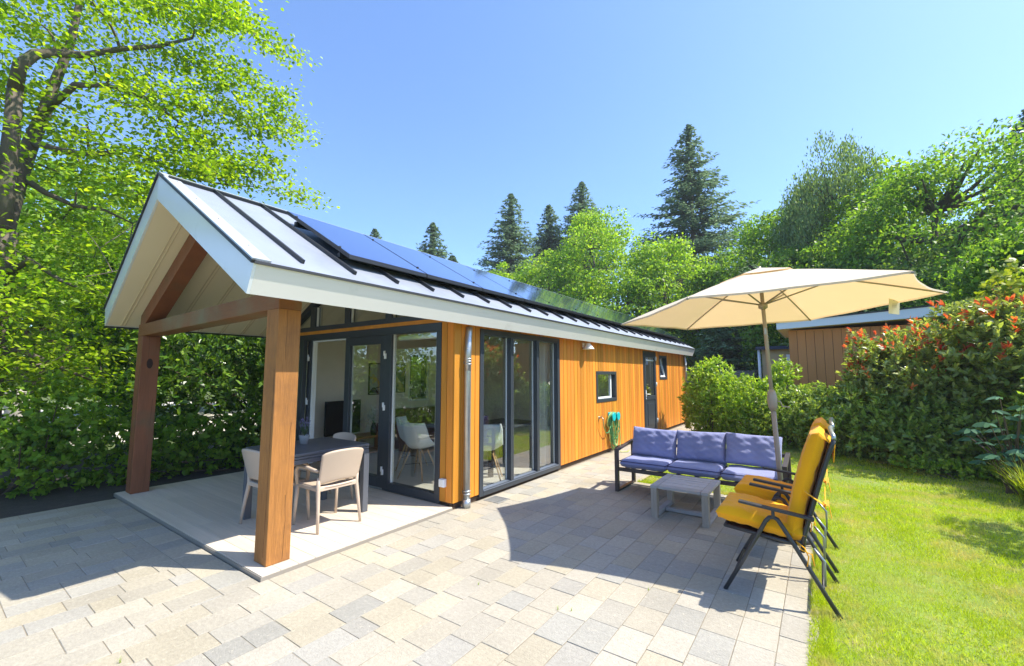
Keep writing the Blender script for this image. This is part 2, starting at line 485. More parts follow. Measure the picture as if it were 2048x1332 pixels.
def blob_dirs(rng):
    a = rng.normal(size=(7, 3)); ph = rng.uniform(0, 6.28, 7); fr = rng.uniform(1.5, 4.5, 7)
    def f(d):
        s = np.zeros(len(d))
        for i in range(7):
            s += np.sin(d @ (a[i] / np.linalg.norm(a[i])) * fr[i] + ph[i]) / (1 + .35 * fr[i])
        return s
    return f

def grow(name, base, tips, trunk_nodes, r0, bark, parent, rng, wig=.08, rmin=.006, sag=.0, npt=4, rtip=.5):
    """attach every tip to the nearest node of the growing skeleton; returns branch polylines"""
    nodes = [np.array(p, float) for p in trunk_nodes]
    nr = list(np.linspace(r0, r0 * .35, len(nodes))) if not hasattr(r0, '__len__') else list(r0)
    lines = []
    order = np.argsort([min(np.linalg.norm(t - n) for n in nodes) for t in tips])
    mb = MB()
    arr = np.array(nodes)
    for i in order:
        t = tips[i]
        dd = np.linalg.norm(arr - t, axis=1) + .25 * np.maximum(0, arr[:, 2] - t[2])
        j = int(np.argmin(dd))
        s = arr[j]
        L = np.linalg.norm(t - s)
        if L < .02: continue
        mid = []
        off = rng.normal(size=3) * wig * L
        for q in range(npt + 1):
            a = q / npt
            mid.append(s + (t - s) * a + off * sin(pi * a) + np.array([0, 0, sag * L * sin(pi * a)]))
        ra = max(min(nr[j] * .62, .012 + .02 * L), rmin)
        rr = np.linspace(ra, max(ra * rtip, rmin * .6), npt + 1)
        mb.tube(mid, rr, 5, cap=False)
        lines.append(np.array(mid))
        arr = np.vstack([arr, np.array(mid[1:])]); nr += list(rr[1:])
    return mb, lines

# ------------------------------------------------------------------ the ground
def sheet(name, pts, z, mt):
    mb = MB(); mb.add([(x, y, z) for x, y in pts], [tuple(range(len(pts)))])
    return tag(mb.build(name, mt), kind='structure')

def wavy_ground():
    mb = MB()
    def f(a, b):
        x, y = (a - .5), (b - .5)
        X = np.sign(x) * (abs(x) * 2) ** 2.2 * 600; Y = np.sign(y) * (abs(y) * 2) ** 2.2 * 600
        r = hypot(X, Y)
        z = -.03 + (0 if r < 16 else .25 * sin(X * .13) * sin(Y * .11) * min(1, (r - 16) / 20) - .1 * min(1, (r - 16) / 20))
        return (X, Y, z)
    mb.grid(f, 80, 80)
    return tag(mb.build('ground', M['forest_floor']), kind='structure')
wavy_ground()

XR, XL, YG, YB = -3.567, -7.567, 3.81, 14.6       # cabin walls
LAWN_X, LAWN_Y = -.09, 6.375

sheet('sand_bed', [(-9.8, -3), (LAWN_X + .0, -3), (LAWN_X, LAWN_Y), (-2.25, LAWN_Y), (-2.25, 15.5), (-3.7, 15.5), (-3.7, 1.6), (-7.42, 1.6), (-7.42, .72), (-9.8, .72)], -.0036, M['sand'])

def pavers():
    rng = random.Random(5)
    mb = MB()
    g = .0019
    def one(x0, x1, y0, y1):
        if x1 - x0 < .03 or y1 - y0 < .03: return
        t = rng.uniform(-.0015, .0015); tl = rng.uniform(-.0008, .0008); c = .0022
        a, b, cc, d = x0 + g, x1 - g, y0 + g, y1 - g
        j = lambda: rng.uniform(-.0014, .0014)
        lo = [(a, cc, -.02), (b, cc, -.02), (b, d, -.02), (a, d, -.02)]
        md = [(a, cc, -.003 + t), (b, cc, -.003 + t), (b, d, -.003 + t), (a, d, -.003 + t)]
        hi = [(a + c + j(), cc + c + j(), t), (b - c + j(), cc + c + j(), t + tl), (b - c + j(), d - c + j(), t + tl), (a + c + j(), d - c + j(), t)]
        mb.add(lo + md + hi, [(8, 9, 10, 11)] + [(i, (i + 1) % 4, (i + 1) % 4 + 4, i + 4) for i in range(4)] + [(i + 4, (i + 1) % 4 + 4, (i + 1) % 4 + 8, i + 8) for i in range(4)])
    def region(x0, x1, y0, y1, w=.2, ragged=False):
        x = x0
        pair = 0
        while x < x1 - .02:
            ww = w
            y = y0 - rng.choice([0, .1, .15, .2])
            wide = rng.random() < .0
            while y < y1:
                l = rng.choice([.3, .3, .3, .2, .3, .15, .3])
                yy = min(y + l, y1)
                if y1 - yy < .06: yy = y1
                if yy > y0 + .03:
                    one(x, min(x + ww, x1), max(y, y0), yy)
                y = yy
            x += ww
            if x1 - x > 2.5 * w + .01 and abs(y0 + 2.8) < .01 and x > XR - .1 and rng.random() < 0:
                y = y0 - .1
                while y < y1:
                    yy = min(y + rng.choice([.2, .3]), y1)
                    if y1 - yy < .06: yy = y1
                    if yy > y0 + .03:
                        sp_ = rng.choice([.2, .3])
                        one(x, x + sp_, max(y, y0), yy); one(x + sp_, x + .5, max(y, y0), yy)
                    y = yy
                x += .5
    # main terrace (columns run along the house)
    region(-9.6, -7.40, -2.8, .72)
    region(-7.40, XR, -2.8, 1.445)
    # soldier course in front of the porch floor
    x = -7.40
    while x < XR - .05:
        l = rng.choice([.3, .2, .3, .3]); xx = min(x + l, XR)
        if XR - xx < .08: xx = XR
        one(x, xx, 1.445, 1.685); x = xx
    region(XR, LAWN_X - .2, -2.8, LAWN_Y, (LAWN_X - .2 - XR) / 16)
    y = -2.8
    while y < LAWN_Y:
        one(LAWN_X - .2, LAWN_X, y, min(y + .3, LAWN_Y)); y += .3
    region(XR + .02, -2.26, LAWN_Y, 15.3)
    pm = mat('concrete_pavers', ramp=[(0.367, 0.331, 0.262), (0.349, 0.318, 0.258), (0.384, 0.349, 0.281), (0.337, 0.313, 0.262), (0.362, 0.322, 0.243), (0.314, 0.3, 0.262), (0.367, 0.336, 0.277), (0.38, 0.34, 0.262), (0.337, 0.318, 0.277)],
             rough=.8, var=.13, scale=1.3, grain=.19, gscale=34, gstretch=(1, 1.4, 1), bump=.55, bscale=90, bstretch=(1, 1, 1), spec=.25, island=.07, dirt=((.52, .47, .37), 26, .60, .76))
    o = mb.build('patio_pavers', pm)
    return tag(o, kind='structure')
pavers()

sheet('soil_bed', [(-12, .725), (-7.43, .725), (-7.43, 1.69), (-7.60, 1.69), (-7.60, 15.5), (-12, 15.5)], -.008, M['soil'])
sheet('added_bright_path', [(-30, -9), (-13.5, -6), (-13.2, 9), (-30, 12)], .0, M['path'])  # invented pale path, added so bright glimpses show through the hedge

# ---- lawn
def lawn():
    mb = MB()
    xs = np.linspace(LAWN_X, 9, 60); ys = np.linspace(-2, 13, 90)
    def f(x, y): return -.006 + .010 * sin(2.1 * x + 1) * sin(1.7 * y) + (.004 if x > .05 else 0)
    def patch(x0, x1, y0, y1, nx, ny):
        mb.grid(lambda a, b: (x0 + (x1 - x0) * a, y0 + (y1 - y0) * b, f(x0 + (x1 - x0) * a, y0 + (y1 - y0) * b)), nx, ny)
    patch(LAWN_X, 10, -3, LAWN_Y, 70, 70)
    patch(-2.25, 10, LAWN_Y, 15.5, 80, 50)
    tag(mb.build('lawn', M['lawn_base']), kind='structure')
    rng = np.random.default_rng(3)
    def blades(n, x0, x1, y0, y1, h, w):
        P = np.stack([rng.uniform(x0, x1, n), rng.uniform(y0, y1, n), np.zeros(n)], 1)
        # denser tufts and thin patches
        keep = (np.sin(P[:, 0] * 5.1 + np.sin(P[:, 1] * 3)) * np.sin(P[:, 1] * 4.3 + 1.3 * P[:, 0]) + rng.uniform(-1.0, 1.3, n)) > -.75
        P = P[keep]; n = len(P)
        D = rand_dirs(rng, n, 1.9); D[:, 2] = np.abs(D[:, 2])
        return leaf_polys(P, D, rand_dirs(rng, n), rng.uniform(.6, 1.3, n) * h, rng.uniform(.7, 1.3, n) * w, 3)
    V = [blades(90000, LAWN_X + .01, 2.0, 1.6, 5.2, .036, .006), blades(70000, LAWN_X + .01, 3.2, 5.2, 8.0, .038, .008),
         blades(40000, -.1, 4.2, 8.0, 11.2, .04, .012), blades(30000, -2.25, -.1, LAWN_Y + .01, 10.5, .04, .010),
         blades(16000, LAWN_X - .05, LAWN_X + .07, 1.6, LAWN_Y, .042, .006), blades(5000, -2.28, -.05, LAWN_Y - .02, LAWN_Y + .07, .035, .007),
         blades(9000, 2.0, 5, 2.0, 5.2, .036, .009)]
    tag(fast_mesh('lawn_grass', np.concatenate(V), 3, M['grass']), 'short sunlit lawn grass beside the paved terrace', 'grass', kind='stuff')
lawn()

# ------------------------------------------------------------------ porch floor
def deck():
    mb = MB(); rng = random.Random(2)
    y = 1.70
    i = 0
    mb.box((XL - .01, 1.72, -.02), (XR - .012, YG, .012))
    while y < YG - .001:
        y1 = min(y + .145, YG)
        x = XL - .013
        first = rng.uniform(.8, 2.4)
        while x < XR - .01:
            x1 = min(x + first, XR - .001); first = 2.2
            mb.box((x + .001, y + .0014, .0125), (x1 - .001, y1 - .0014, .036))
            x = x1
        y = y1
    mt = mat('composite_deck', (.60, .52, .415), .65, var=.10, scale=2.5, stretch=(.35, 5, 1), island=.05, grain=.10, gscale=30, gstretch=(.07, 5, 1), bump=.3, bscale=50, bstretch=(.08, 6, 1))
    tag(mb.build('porch_floor', mt, bevel=.0012, seg=1), kind='structure')
    mb = MB()
    mb.box((XL - .02, 1.692, -.015), (XR + .006, 1.6995, .030))
    mb.box((XR - .0005, 1.6995, -.015), (XR + .006, YG - .005, .028))
    x = XL + .3
    tag(mb.build('porch_floor_edge', mat('alu_edge', (.30, .27, .23), .5, metal=.3)), kind='structure')
deck()

# ================================================================== THE CABIN
cabin = empty('cabin', (-5.567, 8, 0), 'long timber clad cabin with grey metal roof, open gabled porch and anthracite windows', 'cabin')
XE, XE_B = -3.27, -3.36          # eave, top and bottom of the slanted fascia
XEL, XEL_B = -7.86, -7.80
XP = -5.567
ZE, ZE_B, ZEL, ZEL_B, ZP, ZP_B = 2.385, 2.162, 2.47, 2.225, 3.69, 3.415
YF, YFL, YR_END = 1.388, 1.50, 14.86
SR = (ZP - ZE) / (XE - XP)       # roof slopes
SL_ = (ZP - ZEL) / (XP - XEL)
def under(x):                    # underside of the roof at x
    return ZE_B + (XE_B - x) * (ZP_B - ZE_B) / (XE_B - XP) if x > XP else ZEL_B + (x - XEL_B) * (ZP_B - ZEL_B) / (XP - XEL_B)
def over(x): return ZE + (XE - x) * SR if x > XP else ZEL + (x - XEL) * SL_

def cut_panels(u0, u1, z0, z1, holes):
    """rectangles (u0,u1,z0,z1) left over in a wall strip after cutting holes"""
    cuts = sorted({u0, u1} | {h for q in holes for h in q[:2] if u0 < h < u1})
    out = []
    for a, b in zip(cuts[:-1], cuts[1:]):
        m = (a + b) / 2
        zz = z0
        for q in sorted([q for q in holes if q[0] < m < q[1]], key=lambda q: q[2]):
            if q[2] > zz: out.append((a, b, zz, q[2]))
            zz = max(zz, q[3])
        if zz < z1: out.append((a, b, zz, z1))
    return out

TRI = (4.285, 6.37, .04, 2.17)
SW = (7.83, 8.85, 1.02, 1.635)
DR = (10.60, 11.60, .02, 2.16)
HW = (11.93, 12.62, 1.43, 2.09)
HOLES = [TRI, SW, DR, HW]

def boards_right():
    mb = MB(); y = YG; rng = random.Random(4)
    while y < YB - .01:
        y1 = min(y + .129, YB)
        for (a, b, z0, z1) in cut_panels(y, y1, .075, 2.27, HOLES):
            aa = a + .005 if a == y else a
            bb = b - .005 if b == y1 else b
            mb.box((XR - .022, aa, z0), (XR + rng.uniform(-.0012, .0012), bb, z1))
        y = y1
    mb.build('side_cladding', M['siding'], cabin)
    mb = MB()
    for (a, b, z0, z1) in cut_panels(YG + .03, YB - .03, .035, 2.30, HOLES): mb.box((XR - .06, a, z0), (XR - .0222, b, z1))
    mb.build('side_wall_core', M['siding_back'], cabin)
    mb = MB()
    for (a, b, z0, z1) in cut_panels(YG + .10, YB - .15, .045, 2.36, HOLES): mb.box((XR - .16, a, z0), (XR - .061, b, z1))
    mb.build('side_wall_lining', M['inner_wall'], cabin)
boards_right()

# gable corner boards and the strip above the door frame
mb = MB()
for a, b in ((-3.784, -3.69), (-3.685, XR - .0225)):
    mb.box((a + .003, YG - .0, .075), (b - .0008, YG + .022, 2.26))
mb.box((XL + .05, YG - .002, 2.222), (-3.7845, YG + .05, 2.274))
mb.box((XL - .0, YG, .075), (-7.485, YG + .022, 2.22))
mb.build('gable_cladding', M['siding'], cabin)
mb = MB()
mb.box((-3.79, YG + .0225, .04), (XR - .061, YG + .095, 2.30))
mb.box((XL + .01, YG + .0225, .04), (-7.44, YG + .1, 2.22))
mb.build('gable_wall_core', M['siding_back'], cabin)
# left and back walls
LW = (6.50, 7.02, 1.02, 2.02)
mb = MB()
for (a, b, z0, z1) in cut_panels(YG + .1, YB, .04, 2.33, [LW]): mb.box((XL, a, z0), (XL + .06, b, z1))
mb.box((XL + .061, YB - .06, .04), (XR - .061, YB, 2.3))
mb.prism([(XL + .061, YB - .06, 2.301), (XR - .061, YB - .06, 2.301), (XP, YB - .06, under(XP) - .01)], (0, .06, 0))
mb.build('rear_cladding', M['siding'], cabin)
mb = MB()
for (a, b, z0, z1) in cut_panels(YG + .1, YB - .15, .045, 2.37, [LW]): mb.box((XL + .061, a, z0), (XL + .14, b, z1))
mb.build('left_wall_lining', M['inner_wall'], cabin)
# dark recessed plinth strip
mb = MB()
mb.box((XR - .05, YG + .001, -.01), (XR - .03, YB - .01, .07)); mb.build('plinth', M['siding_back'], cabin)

# interior floor, partition, ceiling
mb = MB(); mb.box((XL + .14, YG + .10, 0), (XR - .16, 9.0, .045)); mb.build('room_floor', M['inner_floor'], cabin)
mb = MB()
poly = [(XL + .14, 9.0, .046), (XR - .16, 9.0, .046), (XR - .16, 9.0, under(XR - .16) - .03), (XP, 9.0, ZP_B - .06), (XL + .14, 9.0, under(XL + .14) - .03)]
mb.prism(poly, (0, .1, 0)); mb.build('partition_wall', M['inner_wall'], cabin)

# roof
def skew(x): return YF if x >= XP else YF + (YFL - YF) * (XP - x) / (XP - XEL)
rsheet = MB()
for (x0, x1) in ((XE + .012, XP), (XP, XEL - .012)):
    z0, z1 = over(x0) + .012, over(x1) + .012
    if x0 == XP: pass
    a = [(x0, skew(x0) + .02, z0 if x0 != XP else ZP + .012), (x1, skew(x1) + .02, z1 if x1 != XP else ZP + .012),
         (x1, YR_END, z1 if x1 != XP else ZP + .012), (x0, YR_END, z0 if x0 != XP else ZP + .012)]
    rsheet.prism(a, (0, 0, -.016))
roof = rsheet.build('roof', M['roof'], cabin)
# standing seams
mb = MB()
y = 1.83
SEAMS = []
while y < YR_END - .1:
    SEAMS.append(y)
    mb.bar((-3.415, y, over(-3.415) + .031), (XP + .17, y, over(XP + .17) + .031), .020, .036, (0, 0, 1))
    mb.bar((XEL + .14, y, over(XEL + .14) + .031), (XP - .17, y, over(XP - .17) + .031), .020, .036, (0, 0, 1))
    y += .4915
mb.build('standing_seams', M['seam'], roof)
mb = MB()   # ridge cap with dark sides
mb.prism([(XP - .17, YF + .03, ZP - .15), (XP - .17, YF + .03, ZP - .083), (XP, YF + .03, ZP + .008), (XP + .17, YF + .03, ZP - .083), (XP + .17, YF + .03, ZP - .15), (XP, YF + .03, ZP - .05)], (0, YR_END - YF - .03, 0))
for sx in (-1, 1):
    x = XP + sx * .212
    mb.bar((x, YF + .03, over(x) + .030), (x, YR_END, over(x) + .030), .062, .036, (sx * SR, 0, 1))
mb.build('ridge_upstand', M['seam'], roof)
mb = MB()
mb.prism([(XP - .185, YF + .0, ZP - .082), (XP, YF + .0, ZP + .0125), (XP + .185, YF + .0, ZP - .082), (XP + .185, YF, ZP - .074), (XP, YF, ZP + .0205), (XP - .185, YF, ZP - .074)], (0, YR_END - YF, 0))
mb.build('ridge_cap', M['ridge'], roof)
# verge flashing on top of the rake, with screws
mb = MB()
for x0, x1 in ((XE, XP + .19), (XEL, XP - .19)):
    p0 = Vector((x0, skew(x0) + .055, over(x0) + .022)); p1 = Vector((x1, skew(x1) + .055, over(x1) + .022))
    mb.bar(p0, p1, .135, .012)
for x0, x1 in ((XE, XP), (XEL, XP)):
    for q in (.12, .38, .62, .86):
        x = x0 + (x1 - x0) * q
        mb.tube([(x, skew(x) + .075, over(x) + .026), (x, skew(x) + .075, over(x) + .036)], .007, 8)
mb.build('verge_flashing', M['ridge'], roof)
mb = MB()
for x0, x1 in ((XE + .004, XP), (XEL - .004, XP)):
    mb.bar((x0, skew(x0) - .009, over(x0) + .001), (x1, skew(x1) - .009, over(x1) + .001), .018, .022)
mb.bar((XE + .010, YF, ZE - .002), (XE + .010, YR_END, ZE - .002), .016, .020)
mb.build('drip_edge', M['seam'], roof)
# barge boards
def barge(yoff, t):
    mb = MB()
    for side in (1, -1):
        x0, z0t, xb, z0b = (XE, ZE, XE_B, ZE_B) if side == 1 else (XEL, ZEL, XEL_B, ZEL_B)
        y0 = (YF if side == 1 else YFL) if yoff is None else yoff
        y1 = YF if yoff is None else yoff
        mb.prism([(x0, y0, z0t - .01), (XP + side * .0004, y1, ZP - .01), (XP + side * .0004, y1, ZP_B - .006), (xb, y0, z0b)], (0, t, 0))
    return mb
barge(None, .022).build('barge_board', M['white_trim'], cabin)
barge(YR_END - .022, .022).build('barge_board', M['white_trim'], cabin)
# eave fascias (slanted boards)
mb = MB()
mb.prism([(XE, YF + .0225, ZE - .012), (XE_B, YF + .0225, ZE_B), (XE_B - .022, YF + .0225, ZE_B + .008), (XE - .022, YF + .0225, ZE - .004)], (0, 7.2, 0))
mb.prism([(XE, YF + 7.2245, ZE - .012), (XE_B, YF + 7.2245, ZE_B), (XE_B - .022, YF + 7.2245, ZE_B + .008), (XE - .022, YF + 7.2245, ZE - .004)], (0, YR_END - .023 - YF - 7.2245, 0))
mb.build('eave_fascia', M['cream_trim'], cabin)
mb = MB()
mb.prism([(XEL, YFL + .0225, ZEL - .012), (XEL_B, YFL + .0225, ZEL_B), (XEL_B + .022, YFL + .0225, ZEL_B + .008), (XEL + .022, YFL + .0225, ZEL - .004)], (0, YR_END - .023 - YFL - .0225, 0))
mb.build('eave_fascia', M['cream_trim'], cabin)
mb = MB()
mb.bar((XEL_B - .002, YFL + .01, ZEL_B - .012), (XEL_B - .002, YR_END, ZEL_B - .012), .03, .02)
mb.build('eave_strip', M['seam'], cabin)
# soffit and ceiling, one sheet per slope
mb = MB()
for side in (1, -1):
    xb, zb = (XE_B - .0225, ZE_B + .012) if side == 1 else (XEL_B + .0225, ZEL_B + .012)
    y0 = YF + .0225; y1 = (YF if side == 1 else YFL) + .0225
    a = [(xb, y1, zb), (XP, y0, ZP_B), (XP, YR_END - .03, ZP_B), (xb, YR_END - .03, zb)]
    mb.prism(a, (0, 0, .02))
soff = mb.build('soffit', M['soffit'], cabin)
mb = MB()
for side in (1, -1):
    xb, zb = (XE_B - .03, ZE_B + .012) if side == 1 else (XEL_B + .03, ZEL_B + .012)
    y = YFL + .16
    k = 0
    while y < YG - .05:
        mb.bar((xb, y, zb - .001 + .0), (XP + side * .01, y, ZP_B - .004), .012, .012)
        mb.bar((xb, y + .035, zb - .001), (XP + side * .01, y + .035, ZP_B - .004), .008, .010)
        y += .30
mb.build('soffit_joints', M['soffit_line'], soff)

# posts, beam, rafters of the porch
def post(name, x0, x1, y0, y1, z1, mt, seed):
    mb = MB(); mb.box((x0, y0, .037), (x1, y1, z1))
    o = mb.build(name, mt, cabin, bevel=.006)
    rng = random.Random(seed)
    mb = MB()       # drying cracks
    def crack(face, u, z0, z1c):
        z = z0
        while z < z1c:
            dz = rng.uniform(.06, .12); u2 = u + rng.uniform(-.006, .006)
            w = .0022 * rng.uniform(.5, 1.2)
            if face == 'x': mb.bar((x1 + .0003, u, z), (x1 + .0003, u2, z + dz), w, .002, (1, 0, 0))
            else: mb.bar((u, y0 - .0003, z), (u2, y0 - .0003, z + dz), w, .002, (0, 1, 0))
            u = u2; z += dz
    crack('x', (y0 + y1) / 2 + .03, .06, .55); crack('x', (y0 + y1) / 2 - .02, 1.7, z1 - .03)
    crack('x', (y0 + y1) / 2 + .05, .9, 1.15)
    crack('y', (x0 + x1) / 2 + .05, .1, 1.6)
    mb.build('crack', M['endgrain'], o)
    return o
p1 = post('porch_post', -3.905, -3.70, 1.79, 1.985, 2.135, M['oak'], 1)
p2 = post('porch_post', -7.515, -7.31, 1.79, 1.985, 2.085, M['oak_red'], 2)
mb = MB()        # burnt knot on the far post
mb.lathe([(0, .0), (.028, .0), (.034, -.0006)], n=14, M=Matrix.Translation((-7.3085, 1.885, 1.72)) @ Matrix.Rotation(pi / 2, 4, 'Y') @ Matrix.Scale(2.0, 4, (1, 0, 0)))
mb.build('knot', M['endgrain'], p2)
mb = MB()
mb.prism([(-7.515, 1.788, 2.0855), (-3.70, 1.788, 2.1355), (-3.70, 1.788, 2.30), (-7.515, 1.788, 2.245)], (0, .20, 0))
mb.build('tie_beam', M['oak_beam'], cabin, bevel=.006)
def rafter(side, mt):
    mb = MB()
    if side == -1: x0, x1 = -7.50, XP - .0005
    else: x0, x1 = -3.72, XP + .0005
    f = lambda x: under(x) - .013
    t = .23
    zt = 2.247 if side == -1 else 2.301
    # lower end cut on the beam
    pts = [(x0, 1.80, zt), (x0, 1.80, max(f(x0), zt + .01)), (x1, 1.80, f(x1)), (x1, 1.80, f(x1) - t)]
    m = (f(x1) - f(x0)) / (x1 - x0)
    xl = x0 + ((zt) - (f(x0) - t)) / m
    pts.append((xl, 1.80, zt))
    mb.prism(pts, (0, .175, 0))
    return mb.build('rafter', mt, cabin, bevel=.004)
rafter(-1, M['oak_red']); rafter(1, M['oak_red'])
# ---- glazed gable
FY = YG - .008
def member(mb, x0, x1, z0, z1, y0=FY, y1=YG + .09): mb.box((x0, y0, z0), (x1, y1, z1))
gw = MB()
member(gw, -7.48, -3.7845, 2.12, 2.22)                # head
member(gw, -3.868, -3.7846, .045, 2.1195)              # right jamb
member(gw, -7.48, -7.40, .045, 2.1195)
member(gw, -4.845, -4.73, .045, 2.1195)               # post between door and fixed pane
member(gw, -6.83, -6.75, .045, 2.1195)                # hinge post of the open leaf
member(gw, -4.7295, -3.8685, .045, .145)              # bottom rail of fixed pane
member(gw, -7.3995, -6.8305, .045, .145)
gwo = gw.build('gable_frame', M['anthracite'], cabin, bevel=.004)
mb = MB(); mb.box((-6.749, FY + .01, .037), (-4.8455, YG + .10, .06)); mb.build('door_sill', M['alu'], cabin)
mb = MB()
mb.box((-4.7295, YG + .03, .146), (-4.7155, YG + .075, 2.119))
mb.build('white_bead', M['white_pvc'], gwo)
def pane(x0, x1, z0, z1, parent, y=YG + .04):
    mb = MB(); mb.box((x0, y, z0), (x1, y + .006, z1)); return mb.build('window_pane', M['glass'], parent)
pane(-4.7154, -3.8831, .1585, 2.1045, gwo)
pane(-7.399, -6.831, .146, 2.119, gwo)
mb = MB(); mb.tube([(-4.70, YG + .125, 2.07), (-3.89, YG + .125, 2.07)], .034, 12); mb.build('roller_blind', M['white_pvc'], gwo)
# upper triangle glazing
ug = MB()
zs, zt = 2.276, 2.345
member(ug, XL + .16, XR - .165, zs, zt)
MX = (-6.79, -6.65), (-5.835, -5.70), (-4.87, -4.735), (-3.99, -3.9)
for x0, x1 in MX[:3]:
    h = min(under(x0), under(x1)) - .09
    ug.box((x0, FY, zt + .0005), (x1, YG + .09, h))
for s_, xa in ((1, XR - .166), (-1, XL + .165)):
    zz = lambda x: under(x) - .012
    ug.prism([(xa, FY, max(zt + .001, zz(xa) - .09)), (xa, FY, zz(xa)), (XP + s_ * .0003, FY, zz(XP)), (XP + s_ * .0003, FY, zz(XP) - .10), (xa - s_ * .03, FY, max(zt + .001, zz(xa - s_ * .03) - .10))], (0, .098, 0))
ugo = ug.build('gable_top_frame', M['anthracite'], cabin)
mb = MB()
for x0, x1 in MX[:3]:
    h = min(under(x0), under(x1)) - .1
    mb.box((x1 + .0005, YG + .02, zt + .001), (x1 + .012, YG + .05, h)); mb.box((x0 - .012, YG + .02, zt + .001), (x0 - .0005, YG + .05, h))
mb.build('white_bead', M['white_pvc'], ugo)
edges = [XL + .17, -6.79, -6.65, -5.835, -5.70, -4.87, -4.735, XR - .17]
for i in range(0, 8, 2):
    a, b = edges[i] + .013, edges[i + 1] - .013
    pts = [(a, YG + .055, zt + .001), (b, YG + .055, zt + .001), (b, YG + .055, max(under(b) - .11, zt + .02))]
    if a < XP < b: pts.append((XP, YG + .055, ZP_B - .11))
    pts.append((a, YG + .055, max(under(a) - .11, zt + .02)))
    mb = MB(); mb.prism(pts, (0, .006, 0)); mb.build('window_pane', M['glass'], ugo)

# hinge helper
def hinge(mb, x, y, z, w=.022):
    mb.box((x - w, y - .018, z), (x, y, z + .065)); mb.box((x + .001, y - .018, z - .04), (x + w, y, z + .03))
    mb.tube([(x, y - .012, z - .042), (x, y - .012, z + .067)], .009, 8)
# closed leaf
def leaf(x0, x1, z0, z1, y0, y1, name='porch_door'):
    f = MB(); s = .115
    f.box((x0, y0, z0), (x0 + s, y1, z1)); f.box((x1 - s, y0, z0), (x1, y1, z1))
    f.box((x0 + s + .0005, y0, z0), (x1 - s - .0005, y1, z0 + .14)); f.box((x0 + s + .0005, y0, z1 - s), (x1 - s - .0005, y1, z1))
    o = f.build(name, M['anthracite'], cabin, bevel=.004)
    mb = MB(); ym = (y0 + y1) / 2
    mb.box((x0 + s + .001, ym + .01, z0 + .1405), (x0 + s + .014, y1 - .002, z1 - s - .001)); mb.box((x1 - s - .014, ym + .01, z0 + .1405), (x1 - s - .001, y1 - .002, z1 - s - .001))
    mb.build('white_bead', M['white_pvc'], o)
    mb = MB(); mb.box((x0 + s + .001, ym, z0 + .1405), (x1 - s - .001, ym + .006, z1 - s - .001)); mb.build('window_pane', M['glass'], o)
    return o
d1 = leaf(-5.79, -4.848, .062, 2.115, YG - .004, YG + .066)
mb = MB()
for z in (1.83, 1.13, .28): hinge(mb, -4.845, YG - .009, z)
mb.build('hinge', M['white_pvc'], d1)
mb = MB(); mb.box((-5.795, YG + .068, .065), (-5.78, YG + .095, 2.112)); mb.build('edge_strip', M['white_pvc'], d1)
# open leaf, folded back on the side light
d2 = leaf(-7.62, -6.79, .062, 2.115, YG - .105, YG - .035)
mb = MB()
for z in (1.83, 1.13, .28): hinge(mb, -6.785, YG - .012, z)
mb.build('hinge', M['white_pvc'], d2)
mb = MB()
mb.box((-6.7495, YG + .03, .061), (-6.73, YG + .10, 2.119)); mb.box((-6.7295, YG + .03, 2.10), (-5.80, YG + .10, 2.119))
mb.build('white_bead', M['white_pvc'], gwo)

# ---- windows in the long wall
def frame_x(name, q, w=.07, depth=.10, proud=.012, parent=cabin, sill=True, mt='anthracite'):
    y0, y1, z0, z1 = q
    f = MB(); xa, xb = XR - depth, XR + proud
    f.box((xa, y0, z0), (xb, y0 + w, z1)); f.box((xa, y1 - w, z0), (xb, y1, z1))
    f.box((xa, y0 + w + .0005, z1 - w), (xb, y1 - w - .0005, z1)); f.box((xa, y0 + w + .0005, z0), (xb, y1 - w - .0005, z0 + w))
    return f.build(name, M[mt], parent, bevel=.003)
tw = frame_x('picture_window', TRI, .075)
ys = [TRI[0] + .075, 4.965, 5.035, 5.655, 5.725, TRI[1] - .075]
mb = MB()
for a, b in ((4.965, 5.035), (5.655, 5.725)): mb.box((XR - .10, a, TRI[2] + .0755), (XR + .010, b, TRI[3] - .0755))
mb.build('mullion', M['anthracite'], tw, bevel=.003)
mb = MB()
mb.prism([(XR - .055, TRI[0] + .0755, TRI[2] + .076), (XR + .020, TRI[0] + .0755, TRI[2] + .058), (XR + .020, TRI[0] + .0755, TRI[2] + .068), (XR - .055, TRI[0] + .0755, TRI[2] + .088)], (0, TRI[1] - TRI[0] - .151, 0))
mb.build('window_sill', M['anth_light'], tw)
for i in range(0, 6, 2):
    a, b = ys[i], ys[i + 1]
    mb = MB()
    mb.box((XR - .085, a + .0005, TRI[2] + .09), (XR - .062, a + .012, TRI[3] - .076)); mb.box((XR - .085, b - .012, TRI[2] + .09), (XR - .062, b - .0005, TRI[3] - .076))
    mb.build('white_bead', M['white_pvc'], tw)
    mb = MB(); mb.box((XR - .070, a + .0125, TRI[2] + .077), (XR - .064, b - .0125, TRI[3] - .077)); mb.build('window_pane', M['glass'], tw)
sw = frame_x('small_window', SW, .065)
mb = MB()
y0, y1, z0, z1 = SW
mb.box((XR - .095, y0 + .066, z0 + .066), (XR - .05, y0 + .09, z1 - .066)); mb.box((XR - .095, y1 - .20, z0 + .066), (XR - .05, y1 - .15, z1 - .066))
mb.box((XR - .095, y0 + .0905, z0 + .066), (XR - .05, y1 - .2005, z0 + .10))
mb.build('white_sash', M['white_pvc'], sw)
mb = MB(); mb.box((XR - .075, y0 + .0905, z0 + .1005), (XR - .069, y1 - .2005, z1 - .066)); mb.box((XR - .075, y1 - .1495, z0 + .066), (XR - .069, y1 - .066, z1 - .066))
mb.build('window_pane', M['glass'], sw)
